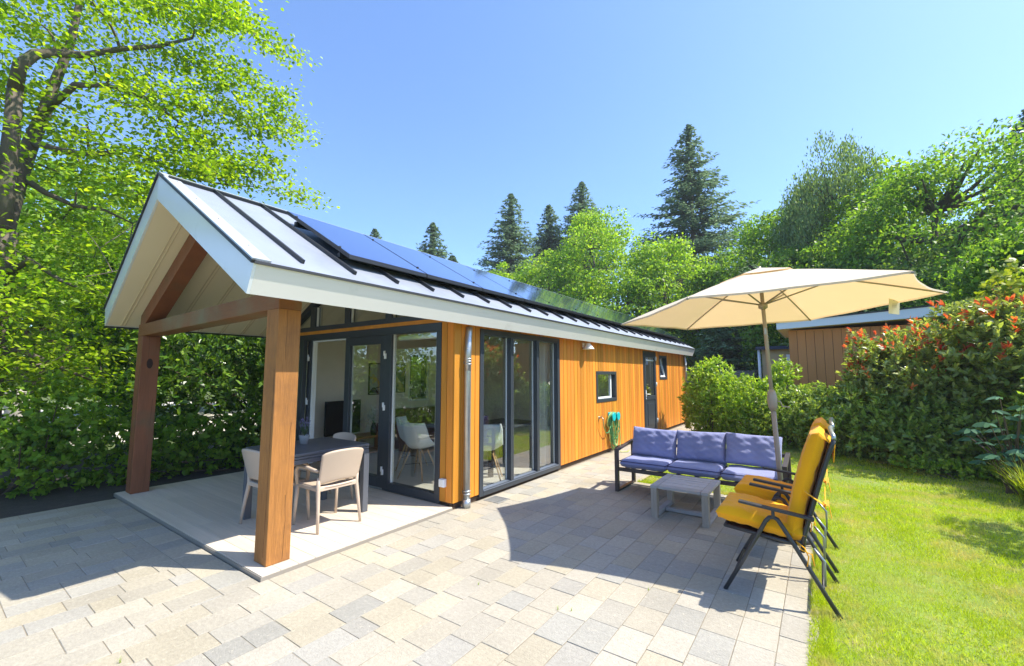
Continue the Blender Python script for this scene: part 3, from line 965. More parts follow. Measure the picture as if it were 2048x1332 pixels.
# side door
dy0, dy1, dz0, dz1 = DR
dfr = frame_x('side_door', (dy0, dy1, dz0, dz1), .055, .10, .012)
mb = MB(); a, b = dy0 + .056, dy1 - .056
x0, x1 = XR - .03, XR + .022
s = .10
mb.box((x0, a, dz0 + .056), (x1, a + s, dz1 - .056)); mb.box((x0, b - s, dz0 + .056), (x1, b, dz1 - .056))
mb.box((x0, a + s, dz1 - .16), (x1, b - s, dz1 - .056)); mb.box((x0, a + s, dz0 + .056), (x1, b - s, dz0 + .17)); mb.box((x0, a + s, .93), (x1, b - s, 1.03))
mb.box((x0 + .015, a + s, dz0 + .1705), (x1 - .015, b - s, .9295))
mb.box((x0 + .015, a + s + .1, dz0 + .27), (x1 - .004, b - s - .1, .83))
mb.build('door_leaf', M['anthracite'], dfr, bevel=.004)
mb = MB(); mb.box((XR - .005, a + s, 1.0305), (XR + .001, b - s, dz1 - .1605)); mb.build('window_pane', M['glass'], dfr)
mb = MB(); mb.box((XR + .0225, a + .03, .96), (XR + .030, a + .065, 1.18)); mb.tube([(XR + .03, a + .048, 1.08), (XR + .075, a + .048, 1.08), (XR + .078, a + .06, 1.08), (XR + .078, a + .19, 1.075)], .011, 8)
mb.build('door_handle', M['white_pvc'], dfr)
mb = MB()
for z in (.32, 1.25, 1.93): mb.tube([(XR + .03, b + .01, z), (XR + .03, b + .01, z + .11)], .014, 8)
mb.build('hinge', M['white_pvc'], dfr)
mb = MB(); mb.tube([(XR - .02, a + s + .02, 1.93), (XR - .02, b - s - .02, 1.93)], .028, 10); mb.build('roller_blind', M['white_pvc'], dfr)
# high tilted window
hw = frame_x('tilted_window', HW, .06)
y0, y1, z0, z1 = HW
R = Matrix.Translation((XR - .03, 0, z0 + .065)) @ Matrix.Rotation(radians(-13), 4, 'Y') @ Matrix.Translation((-(XR - .03), 0, -(z0 + .065)))
mb = MB()
for (a, b, c, d) in ((y0 + .062, y0 + .11, z0 + .065, z1 - .065), (y1 - .11, y1 - .062, z0 + .065, z1 - .065), (y0 + .1105, y1 - .1105, z0 + .065, z0 + .11), (y0 + .1105, y1 - .1105, z1 - .11, z1 - .065)):
    mb.box((XR - .06, a, c), (XR - .02, b, d), R)
mb.build('white_sash', M['white_pvc'], hw)
mb = MB(); mb.box((XR - .045, y0 + .1105, z0 + .1105), (XR - .039, y1 - .1105, z1 - .1105), R); mb.build('window_pane', M['glass'], hw)
# left wall window (seen through the room)
y0, y1, z0, z1 = LW
mb = MB(); w = .05
for (a, b, c, d) in ((y0, y0 + w, z0, z1), (y1 - w, y1, z0, z1), (y0 + w, y1 - w, z0, z0 + w), (y0 + w, y1 - w, z1 - w, z1)): mb.box((XL - .01, a, c), (XL + .12, b, d))
lwo = mb.build('left_window', M['anthracite'], cabin)
mb = MB(); mb.box((XL + .05, y0 + w, z0 + w), (XL + .056, y1 - w, z1 - w)); mb.build('window_pane', M['glass'], lwo)
mb = MB()
for (a, b, c, d) in ((y0 - .04, y0 - .001, z0 - .04, z1 + .04), (y1 + .001, y1 + .04, z0 - .04, z1 + .04), (y0, y1, z0 - .04, z0 - .001), (y0, y1, z1 + .001, z1 + .04)): mb.box((XL + .1405, a, c), (XL + .155, b, d))
mb.build('window_trim', M['white_pvc'], lwo)

# downpipes
def downpipe(y, z1=2.16, x=XR + .062):
    mb = MB()
    mb.tube([(x, y, .0), (x, y, .10)], .048, 16)
    mb.tube([(x, y, .09), (x, y, 1.86), (x, y, 1.90)], .040, 16)
    mb.tube([(x, y, 1.62), (x, y, 1.86), (x + .002, y + .004, 1.93), (x - .02, y + .03, 2.02), (x - .03, y + .05, 2.10), (x - .03, y + .055, z1)], .041, 16)
    o = mb.build('downpipe', M['zinc'], cabin)
    mb = MB()
    for z in (.16, .195, 1.70, 1.735, 1.765): mb.tube([(x, y, z - .008), (x, y, z - .004), (x, y, z + .004), (x, y, z + .008)], [.041, .0475, .0475, .041], 16)
    for z in (.178, 1.72): mb.box((XR + .002, y - .012, z - .012), (x - .036, y + .012, z + .012))
    mb.build('pipe_bracket', M['zinc'], o)
downpipe(3.985); downpipe(14.52)

# ---- small wall things
def small(name, loc, label, cat, parts, group=None):
    r = empty(name, loc, label, cat, group)
    for pn, mb, mt, bv in parts: mb.build(pn, M[mt], r, bevel=bv)
    return r
a = MB(); a.box((XR + .001, 7.24, 2.07), (XR + .03, 7.37, 2.16))
b = MB()
prof = [(.035, .0), (.045, -.02), (.105, -.10), (.11, -.115), (.10, -.115), (.04, -.02)]
b.lathe(prof, (XR + .10, 7.30, 2.15), 20)
b.lathe([(.0, .0), (.035, .0)], (XR + .10, 7.30, 2.15), 20)
c = MB(); c.lathe([(0, -.095), (.05, -.098), (.06, -.09)], (XR + .10, 7.30, 2.15), 16)
small('wall_lamp', (XR, 7.3, 2.1), 'small cream cone lamp on the timber wall just under the eave', 'lamp', [('mount', a, 'cream_trim', .004), ('lamp_shade', b, 'cream_trim', 0), ('lens', c, 'white_pvc', 0)])
a = MB(); a.box((-3.75, YG - .05, .25), (-3.665, YG - .001, .345)); b = MB(); b.box((-3.745, YG - .056, .255), (-3.67, YG - .0505, .34))
small('outdoor_socket', (-3.7, YG, .29), 'small white outdoor socket box low on the cabin corner boards', 'socket', [('box', a, 'white_pvc', .008), ('lid', b, 'white_pvc', .005)])
# hose holder and hose
a = MB(); a.box((XR + .001, 8.36, .60), (XR + .02, 8.62, .80))
a.tube([(XR + .02, 8.42, .72), (XR + .12, 8.42, .725)], .055, 14); a.tube([(XR + .02, 8.56, .72), (XR + .12, 8.56, .725)], .055, 14)
a.tube([(XR + .1205, 8.36, .72), (XR + .145, 8.36, .72)], .085, 18); a.tube([(XR + .1205, 8.60, .715), (XR + .145, 8.60, .715)], .085, 18)
small('hose_holder', (XR, 8.48, .7), 'turquoise plastic hose holder screwed to the timber wall', 'hose holder', [('bracket', a, 'turq', .01)])
rng = random.Random(8)
h1, h2 = MB(), MB()
for k in range(13):
    w = rng.uniform(.10, .27); L = rng.uniform(.44, .76); xo = XR + rng.uniform(.035, .13); cy = 8.48 + rng.uniform(-.02, .03)
    pts = []
    for i in range(25):
        t = 2 * pi * i / 24
        yy = cy + w * sin(t) * (1.0 if cos(t) > 0 else .8 + .2 * cos(2 * t)); zz = .80 - L / 2 + L / 2 * cos(t)
        pts.append((xo + .008 * sin(3 * t + k), yy, max(zz, .02) + .0))
    (h2 if k % 4 == 0 else h1).tube(pts, .0085, 6, cap=False)
h1.tube([(XR + .08, 8.33, .55), (XR + .07, 8.22, .42), (XR + .07, 8.1, .42), (XR + .08, 7.98, .55), (XR + .09, 7.935, .66)], .0085, 6)
h2.tube([(XR + .10, 8.60, .60), (XR + .11, 8.70, .45), (XR + .12, 8.72, .25), (XR + .14, 8.62, .06), (XR + .2, 8.5, .012), (XR + .3, 8.62, .012), (XR + .25, 8.85, .012)], .0085, 6)
hr = empty('garden_hose', (XR + .1, 8.48, 0), 'green and yellow garden hose hung in long loops on the turquoise holder', 'hose')
h1.build('hose_loops', M['hose'], hr); h2.build('yellow_hose_loops', M['hose_y'], hr)
a = MB(); a.tube([(XR + .001, 7.93, .73), (XR + .07, 7.93, .73), (XR + .09, 7.93, .71), (XR + .09, 7.93, .66)], .013, 10); a.lathe([(0, 0), (.03, 0), (.03, .01), (0, .01)], (XR + .0, 7.93, .73), 12, Matrix.Rotation(pi / 2, 4, 'Y'))
b = MB(); b.bar((XR + .055, 7.90, .765), (XR + .055, 7.96, .765), .014, .01); b.tube([(XR + .055, 7.93, .735), (XR + .055, 7.93, .762)], .007, 8)
small('garden_tap', (XR, 7.93, .7), 'metal garden tap on the timber wall left of the hose', 'tap', [('spout', a, 'brass', 0), ('tap_handle', b, 'brass', 0)])
# floor drain
a = MB(); x0, x1, y0, y1 = -3.53, -3.29, 4.33, 4.57
for (p, q, r, s) in ((x0, x1, y0, y0 + .02), (x0, x1, y1 - .02, y1), (x0, x0 + .02, y0 + .0205, y1 - .0205), (x1 - .02, x1, y0 + .0205, y1 - .0205)): a.box((p, r, .001), (q, s, .007))
for i in range(1, 10):
    a.box((x0 + .0205, y0 + .02 + i * .0205, .001), (x1 - .0205, y0 + .027 + i * .0205, .005))
    a.box((x0 + .02 + i * .0205, y0 + .021, .0012), (x0 + .027 + i * .0205, y1 - .021, .0045))
b = MB(); b.box((x0 + .003, y0 + .003, -.02), (x1 - .003, y1 - .003, .0008))
small('floor_drain', (-3.41, 4.45, 0), 'square galvanised drain grate in the paving below the tall windows', 'drain', [('grate', a, 'steel', 0), ('drain_box', b, 'black_gloss', 0)])

# ---- solar panels
sp = None
ORD = ['first', 'second', 'third', 'fourth', 'fifth', 'sixth', 'seventh', 'eighth', 'ninth', 'tenth', 'eleventh', 'twelfth']
def panel(y0):
    r = empty('solar_panel', (-4.19, y0 + .5, over(-4.19)), '', 'solar panel', 'solar panels along the roof')
    off = .145
    P = lambda x, y, o: Vector((x, y, 2.385 + (-3.27 - x) * .575 + o))
    mb = MB(); a, b = -3.575, -4.80
    mb.prism([P(a, y0 + .006, off - .035), P(b, y0 + .006, off - .035), P(b, y0 + .994, off - .035), P(a, y0 + .994, off - .035)], (0, 0, .04))
    mb.build('panel_frame', M['panel_frame'], r)
    mb = MB(); a2, b2 = -3.585, -4.79
    mb.prism([P(a2, y0 + .016, off + .0055), P(b2, y0 + .016, off + .0055), P(b2, y0 + .984, off + .0055), P(a2, y0 + .984, off + .0055)], (0, 0, .002))
    mb.build('panel_glass', M['panel_glass'], r)
    mb = MB()
    for x in (-3.75, -4.6):
        mb.bar(P(x, y0 + .001, .07), P(x, y0 + .999, .07), .04, .05)
        mb.box((x - .012, y0 - .002 + .004, P(x, 0, off + .003).z), (x + .012, y0 + .022, P(x, 0, off + .016).z))
    mb.build('mounting_rail', M['seam'], r)
    return r
sp = panel(2.35)
for k in range(12):
    o = sp if k == 0 else copy_tree(sp)
    o.location.y = 2.85 + k * 1.0
    o['label'] = '%s dark blue solar panel on the roof counted from the porch gable' % ORD[k] if k < 11 else 'last dark blue solar panel at the far end of the row on the roof'

# ================================================================== INSIDE THE ROOM
r = empty('television', (-7.1, 4.65, .42), 'large black television on the low wooden cabinet inside the room', 'television')
Mtv = Matrix.Translation((-7.08, 4.66, .80)) @ Matrix.Rotation(radians(10), 4, 'Z')
a = MB(); a.box((-.025, -.40, -.30), (.02, .40, .30), Mtv); a.build('screen', M['black_gloss'], r, bevel=.005)
a = MB(); a.box((-.08, -.18, -.36), (.08, .18, -.345), Mtv); a.box((-.02, -.03, -.345), (.02, .03, -.30), Mtv); a.build('stand', M['black_gloss'], r)
r = empty('tv_cabinet', (-7.1, 4.95, .045), 'low warm wood cabinet under the television inside the room', 'cabinet')
a = MB(); a.box((-7.38, 4.15, .39), (-6.9, 5.6, .43)); a.box((-7.38, 4.15, .10), (-6.9, 4.18, .3895)); a.box((-7.38, 5.57, .10), (-6.9, 5.6, .3895)); a.box((-7.38, 4.181, .10), (-6.93, 5.569, .13)); a.box((-7.38, 4.85, .1305), (-6.93, 4.88, .3895))
a.build('cabinet_body', M['orange_wood'], r, bevel=.003)
for x in (-7.34, -6.95):
    for y in (4.22, 5.52):
        a = MB(); a.box((x - .02, y - .02, .046), (x + .02, y + .02, .0995)); a.build('leg', M['black_gloss'], r)
r = empty('flower_vase', (-6.98, 5.25, .43), 'white flowers in a dark vase on the low wooden cabinet', 'vase')
a = MB(); a.lathe([(0, 0), (.05, 0), (.065, .08), (.05, .16), (.03, .2), (.04, .22)], (-6.98, 5.25, .431), 16); a.build('vase', M['black_gloss'], r)
rg = np.random.default_rng(4)
P = np.array([-6.98, 5.25, .80]) + rg.normal(size=(260, 3)) * [.09, .09, .07]
fast_mesh('blossom', leaf_polys(P, rand_dirs(rg, 260), rand_dirs(rg, 260), .04, .03, 6), 6, M['flower_white'], r)
a = MB()
for k in range(9): a.tube([(-6.98, 5.25, .62), tuple(P[k] * .5 + np.array([-6.98, 5.25, .7]) * .5), tuple(P[k])], .003, 5)
a.build('stem', M['hose'], r)
def picture(y0, y1, z0, z1, mt, label):
    r = empty('picture', (XL + .15, (y0 + y1) / 2, (z0 + z1) / 2), label, 'picture')
    w = .02; x = XL + .1402
    a = MB()
    for (p, q, c, d) in ((y0, y0 + w, z0, z1), (y1 - w, y1, z0, z1), (y0 + w, y1 - w, z0, z0 + w), (y0 + w, y1 - w, z1 - w, z1)): a.box((x, p, c), (x + .025, q, d))
    a.build('picture_frame', M['black_gloss'], r)
    a = MB(); a.box((x, y0 + w, z0 + w), (x + .012, y1 - w, z1 - w)); a.build('print', M[mt], r)
picture(5.42, 5.86, 1.16, 1.80, 'paper_pale', 'framed pale print with a yellow patch on the room wall')
picture(5.98, 6.36, 1.18, 1.80, 'paper_dark', 'framed dark green print on the room wall beside the window')
r = empty('indoor_sofa', (-6.9, 6.7, .045), 'dark brown sofa against the left wall inside the room', 'sofa')
a = MB(); a.box((-7.38, 5.75, .10), (-6.5, 8.0, .42)); a.build('seat', M['brown_sofa'], r, bevel=.05, seg=3)
a = MB(); a.box((-7.40, 5.75, .421), (-7.15, 8.0, .85)); a.build('backrest', M['brown_sofa'], r, bevel=.05, seg=3)
for y in (5.6, 8.001):
    a = MB(); a.box((-7.38, y, .10), (-6.5, y + .148, .60)); a.build('armrest', M['brown_sofa'], r, bevel=.04, seg=3)
a = MB()
for x in (-7.3, -6.58):
    for y in (5.68, 8.05): a.box((x - .02, y - .02, .046), (x + .02, y + .02, .0995))
a.build('leg', M['black_gloss'], r)
r = empty('floor_lamp', (-7.1, 5.72, .045), 'thin black floor lamp with flat shade between television and sofa', 'lamp')
a = MB(); a.lathe([(0, 0), (.12, 0), (.12, .02), (0, .02)], (-7.1, 5.68, .046), 20); a.build('base', M['black_gloss'], r)
a = MB(); a.tube([(-7.1, 5.68, .06), (-7.1, 5.68, 1.2), (-7.08, 5.5, 1.34), (-7.06, 5.3, 1.30)], .009, 8); a.build('pole', M['black_gloss'], r)
a = MB(); a.lathe([(.02, .10), (.10, .0), (.095, .0), (.015, .095)], (-7.06, 5.28, 1.22), 20); a.build('lamp_shade', M['black_gloss'], r)

def shell_chair(loc, rz, label):
    r = empty('shell_chair', loc, label, 'chair', 'white shell chairs around the indoor table')
    X = Vector(loc)
    def f(u, v):
        a = u * 2 - 1
        prof = [(.23, .435), (.20, .445), (.10, .425), (0, .42), (-.12, .435), (-.19, .50), (-.225, .60), (-.25, .70), (-.27, .80), (-.275, .825)]
        t = v * (len(prof) - 1); i = min(int(t), len(prof) - 2); q = t - i
        y = prof[i][0] * (1 - q) + prof[i + 1][0] * q; z = prof[i][1] * (1 - q) + prof[i + 1][1] * q
        back = min(1, max(0, (v - .35) / .3))
        hw = .235 - .055 * max(0, (v - .75) / .25) ** 1.6 - .02 * max(0, .2 - v) / .2
        arm = math.exp(-((v - .52) / .2) ** 2)
        zz = z + .02 * a * a + .17 * abs(a) ** 3 * arm + .03 * abs(a) ** 3 * (1 - back)
        yy = y + (.10 * back) * abs(a) ** 2.2
        if v > .9: zz -= .03 * a * a
        return (X.x + hw * a * 1.0, X.y + yy, X.z + zz)
    a = MB(); a.grid(f, 22, 30); a.build('seat_shell', M['white_shell'], r, solid=.007)
    for sx in (-1, 1):
        for sy in (-1, 1):
            a = MB(); a.tube([(X.x + sx * .09, X.y + sy * .09, X.z + .40), (X.x + sx * .22, X.y + sy * .21, X.z + .0)], [.013, .010], 10); a.build('leg', M['beech'], r)
    a = MB(); a.tube([(X.x - .16, X.y - .16, X.z + .2), (X.x + .16, X.y + .16, X.z + .2)], .005, 6); a.tube([(X.x + .16, X.y - .16, X.z + .2), (X.x - .16, X.y + .16, X.z + .2)], .005, 6)
    a.build('wire_brace', M['black_gloss'], r)
    r.rotation_euler.z = rz
    return r
c1 = shell_chair((-4.98, 4.57, .045), radians(12), 'white shell chair nearest the porch glass inside the room')
for loc, rz, lb in (((-5.52, 4.92, .045), radians(-55), 'white shell chair at the left end of the indoor table'), ((-4.03, 5.02, .045), radians(35), 'white shell chair behind the left pane of the tall side window')):
    c = copy_tree(c1); c.location = loc; c.rotation_euler.z = rz; c['label'] = lb
r = empty('indoor_table', (-4.45, 5.6, .045), 'dark dining table inside the room beside the tall side window', 'table')
a = MB(); a.box((-4.95, 5.12, .72), (-4.05, 6.6, .75)); a.build('tabletop', M['deck_table'], r, bevel=.004)
for x in (-4.90, -4.10):
    for y in (5.2, 6.52):
        a = MB(); a.box((x - .03, y - .03, .046), (x + .03, y + .03, .7195)); a.build('leg', M['black_gloss'], r)
def curtain(p0, p1, z0, z1, n, amp, label):
    r = empty('curtain', (p0[0], p0[1], z0), label, 'curtain')
    p0, p1 = Vector(p0), Vector(p1); d = p1 - p0; nn = Vector((-d.y, d.x)).normalized()
    def f(u, v):
        w = amp * (sin(u * n * 2 * pi) + .35 * sin(u * n * 4.7 + 1)) * (.8 + .3 * v)
        p = p0 + d * (u + .01 * sin(9 * u + 3 * v)) + nn * w
        return (p.x, p.y, z0 + (z1 - z0) * (1 - v))
    a = MB(); a.grid(f, n * 12, 10); a.build('curtain_cloth', M['curtain'], r)
    a = MB(); a.bar((p0.x, p0.y, z1 + .01), (p1.x, p1.y, z1 + .01), .02, .02); a.build('curtain_rail', M['white_pvc'], r)
curtain((-3.80, 6.16), (-3.80, 6.62), .07, 2.12, 6, .035, 'white sheer curtain gathered at the right pane of the tall side window')
curtain((-3.83, 3.98), (-4.06, 3.99), .07, 2.10, 4, .025, 'pale sheer curtain gathered at the cabin corner behind the porch glass')

# ================================================================== PORCH FURNITURE
DZ = .036
def porch_chair(loc, rz, label):
    r = empty('armchair', loc, label, 'chair', 'taupe resin armchairs on the porch')
    X = Vector(loc)
    T = lambda x, y, z: (X.x + x, X.y + y, X.z + z * .935)
    for s in (-1, 1):
        a = MB(); a.tube([T(s * .235, -.235, 0), T(s * .222, -.205, .25), T(s * .212, -.175, .44), T(s * .214, -.185, .56)], [.013, .017, .021, .017], 12); a.build('leg', M['plastic_chair'], r)
        a = MB(); a.tube([T(s * .235, .225, 0), T(s * .228, .212, .25), T(s * .222, .20, .44)], [.013, .017, .021], 12); a.build('leg', M['plastic_chair'], r)
        a = MB(); a.tube([T(s * .222, .20, .43), T(s * .242, .195, .52), T(s * .252, .185, .60), T(s * .252, .155, .638), T(s * .25, .10, .65), T(s * .243, -.02, .645), T(s * .232, -.12, .632), T(s * .222, -.19, .625)], [.019, .018, .018, .019, .020, .019, .017, .014], 12); a.build('armrest', M['plastic_chair'], r)
    def seat(u, v):
        x = (u * 2 - 1); y = (v * 2 - 1)
        z = .452 - .018 * (1 - x * x) * (1 - y * y * .6) - (.012 * max(0, y - .6) / .4) ** 1
        rx = .218 * (1 - .05 * abs(y) ** 6)
        return T(rx * x, .205 * y * (1 - .04 * x ** 6) + .01, z)
    a = MB(); a.grid(seat, 20, 20); a.build('seat', M['plastic_chair'], r, solid=.022)
    a = MB()
    for s in (-1, 1): a.bar(T(s * .215, -.17, .43), T(s * .218, .2, .43), .018, .036)
    a.bar(T(-.21, .212, .43), T(.21, .212, .43), .018, .036); a.bar(T(-.21, -.185, .43), T(.21, -.185, .43), .018, .036)
    a.build('seat_rail', M['plastic_chair'], r, bevel=.005)
    def back(u, v):
        x = u * 2 - 1
        hw = .218 + .014 * v - .03 * max(0, (v - .88) / .12) ** 2
        z = .485 + .345 * v + .012 * (1 - x * x) * v - .014 * abs(x) ** 5 * (v > .9) * (v - .9) / .1
        y = -.178 - .085 * v - .045 * (1 - x * x) * (.6 + .4 * v)
        if v < .12: z += .02 * (1 - x * x) * (.12 - v) / .12
        return T(hw * x, y, z)
    a = MB(); a.grid(back, 24, 18); a.build('backrest', M['plastic_chair'], r, solid=.018)
    r.rotation_euler.z = rz
    return r
pc = porch_chair((-4.27, 2.665, DZ), pi / 2 - .02, 'sunlit taupe resin armchair right of the big front post, its back to the terrace')
for loc, rz, lb in (((-4.745, 2.37, DZ), .05, 'taupe resin armchair half hidden behind the big front post'),
                    ((-5.03, 3.09, DZ), pi + .03, 'taupe resin armchair tucked in on the door side of the porch table')):
    c = copy_tree(pc); c.location = loc; c.rotation_euler.z = rz; c['label'] = lb
r = empty('porch_table', (-4.69, 2.675, DZ), 'square dark grey metal dining table on the porch', 'table')
x0, x1, y0, y1, zt = -5.13, -4.25, 2.20, 3.15, .79
a = MB(); a.box((x0 + .002, y0 + .002, zt - .028), (x1 - .002, y1 - .002, zt)); a.build('tabletop', M['deck_table'], r, bevel=.005)
a = MB()
for (p, q, c, d) in ((x0 + .005, x1 - .005, y0 + .005, y0 + .03), (x0 + .005, x1 - .005, y1 - .03, y1 - .005), (x0 + .005, x0 + .03, y0 + .0305, y1 - .0305), (x1 - .03, x1 - .005, y0 + .0305, y1 - .0305)):
    a.box((p, c, zt - .056), (q, d, zt - .034)); a.box((p, c, zt - .105), (q, d, zt - .062))
a.box((x0 + .03, y0 + .03, zt - .07), (x1 - .03, y1 - .03, zt - .0285))
a.build('apron', M['deck_table'], r, bevel=.002)
for x in (x0, x1 - .07):
    for y in (y0, y1 - .07):
        a = MB(); a.box((x, y, DZ), (x + .07, y + .07, zt - .1055)); a.build('leg', M['deck_table'], r, bevel=.005)
r = empty('potted_lavender', (-4.79, 2.67, zt), 'small lavender plant in a pale grey pot on the porch table', 'potted plant')
a = MB(); a.lathe([(0, .001), (.038, .001), (.056, .095), (.058, .10), (.052, .10), (.048, .085), (0, .083)], (-4.79, 2.67, zt), 24); a.build('pot', M['terracotta'], r)
rg = np.random.default_rng(9)
n = 46; ang = rg.uniform(0, 6.28, n); tilt = rg.uniform(.02, .55, n); Ls = rg.uniform(.10, .19, n)
D = np.stack([np.cos(ang) * np.sin(tilt), np.sin(ang) * np.sin(tilt), np.cos(tilt)], 1)
B0 = np.array([-4.79, 2.67, zt + .085]) + D * .01
Pl, Dl = [], []
Pf, Df = [], []
a = MB()
for i in range(n):
    tip = B0[i] + D[i] * Ls[i]
    a.tube([tuple(B0[i]), tuple(tip)], .0012, 4, cap=False)
    for t in np.linspace(.1, .75, 8):
        Pl.append(B0[i] + D[i] * Ls[i] * t); Dl.append(D[i] + rg.normal(size=3) * .6)
    if i % 2 == 0:
        for t in np.linspace(.78, 1.15, 10): Pf.append(B0[i] + D[i] * Ls[i] * t); Df.append(D[i] * .4 + rg.normal(size=3))
a.build('stem', M['lav_leaf'], r)
fast_mesh('leaves', leaf_polys(np.array(Pl), np.array(Dl), rand_dirs(rg, len(Pl)), .03, .0045, 4), 4, M['lav_leaf'], r)
fast_mesh('blossom', leaf_polys(np.array(Pf), np.array(Df), rand_dirs(rg, len(Pf)), .013, .008, 4), 4, M['lav_flower'], r)

# ================================================================== TERRACE FURNITURE
r = empty('garden_sofa', (-1.36, 6.03, 0), 'long dark metal garden sofa with blue cushions between terrace and lawn', 'sofa')
for x0, nm in ((-2.345, 'l'), (-.40, 'r')):
    x1 = x0 + .05
    a = MB(); yf, yb = 5.69, 6.37; w = .05
    a.box((x0, yf, .0), (x1, yf + w, .565)); a.box((x0, yb - w, .0), (x1, yb, .62))
    a.box((x0, yf + w + .0005, .0), (x1, yb - w - .0005, .025))
    a.prism([(x0, yf + w + .0005, .535), (x0, yf + w + .0005, .565), (x0, yb - w - .0005, .618), (x0, yb - w - .0005, .588)], (.05, 0, 0))
    a.build('side_frame', M['sofa_frame'], r, bevel=.004)
a = MB(); a.box((-2.2945, 5.70, .275), (-.4005, 5.745, .32)); a.box((-2.2945, 6.30, .275), (-.4005, 6.345, .32))
for k in range(9): a.box((-2.25 + k * .225, 5.7455, .29), (-2.20 + k * .225, 6.2995, .305))
a.build('seat_frame', M['sofa_frame'], r, bevel=.003)
a = MB(); a.box((-2.2945, 6.325, .56), (-.4005, 6.355, .60)); a.box((-2.2945, 6.325, .42), (-.4005, 6.355, .45)); a.build('back_frame', M['sofa_frame'], r, bevel=.003)
W = (-.41 + 2.285) / 3
for k in range(3):
    xc = -2.285 + W * (k + .5)
    Mx = Matrix.Translation((xc, 5.985, .377 + .004 * (k == 1)))
    a = MB()
    nx, ny = 26, 22
    def cf(side):
        def g(u, v):
            x, y = u * 2 - 1, v * 2 - 1
            e = (1 - abs(x) ** 14) * (1 - abs(y) ** 14)
            e = max(e, 0) ** .5
            z = side * (.040 + .016 * e + .003 * sin(7 * x + k * 2 + 2 * y) * e) * (e if e > .0 else 0) 
            return tuple(Mx @ Vector((x * (W / 2 - .003), y * .29, z)))
        return g
    a.grid(cf(1), nx, ny); a.grid(cf(-1), nx, ny, True)
    o = a.build('seat_cushion', M['sofa_fabric'], r)
    b = MB(); hw = W / 2 - .006
    for zz in (.032,):
        b.tube([tuple(Mx @ Vector(p)) for p in ((-hw, -.284, zz), (hw, -.284, zz), (hw, .284, zz), (-hw, .284, zz), (-hw, -.284, zz))], .0055, 6)
    b.build('piping', M['sofa_pipe'], o)
    tilt = radians(-14 - 3 * k); 
    Mb = Matrix.Translation((xc + (.012, 0, -.01)[k], 6.215 + .012 * (k == 1), .615 + (.0, .006, .015)[k])) @ Matrix.Rotation((.03, -.015, .02)[k], 4, 'Y') @ Matrix.Rotation(pi / 2 + tilt, 4, 'X')
    a = MB(); a.pillow(W + .005, .40, .21, Mb, .42, .0045, k + 3, .12, 30); a.build('back_cushion', M['sofa_fabric'], r)

r = empty('coffee_table', (-1.31, 5.25, 0), 'low weathered grey wooden coffee table in front of the blue sofa', 'table')
x0, x1, y0, y1, h = -1.61, -1.01, 4.91, 5.59, .35
a = MB()
a.box((x0, y0, h - .03), (x0 + .075, y1, h)); a.box((x1 - .075, y0, h - .03), (x1, y1, h))
n = 6; sw_ = (y1 - y0 - .004 * 0) / n
for i in range(n): a.box((x0 + .079, y0 + i * sw_ + (.0 if i == 0 else .013), h - .029), (x1 - .079, y0 + (i + 1) * sw_ - (0 if i == n - 1 else .001), h - .001 - .001 * (i % 2)))
a.build('tabletop', M['teak'], r, bevel=.003)
a = MB(); a.box((x0 + .10, y0 + .10, h - .060), (x0 + .13, y1 - .10, h - .0305)); a.box((x1 - .13, y0 + .10, h - .060), (x1 - .10, y1 - .10, h - .0305)); a.build('apron', M['teak'], r, bevel=.002)
for x in (x0 + .004, x1 - .069):
    for y in (y0, y1 - .075):
        a = MB(); a.box((x, y, 0), (x + .065, y + .075, h - .0305)); a.build('leg', M['teak_leg'], r, bevel=.003)
    a = MB(); a.box((x + .004, y0 + .0755, 0.004), (x + .061, y1 - .0755, .05)); a.build('foot_rail', M['teak'], r, bevel=.003)
a = MB(); a.box((x0 + .0695, 5.22, .008), (x1 - .0695, 5.28, .046)); a.build('stretcher', M['teak'], r, bevel=.003)

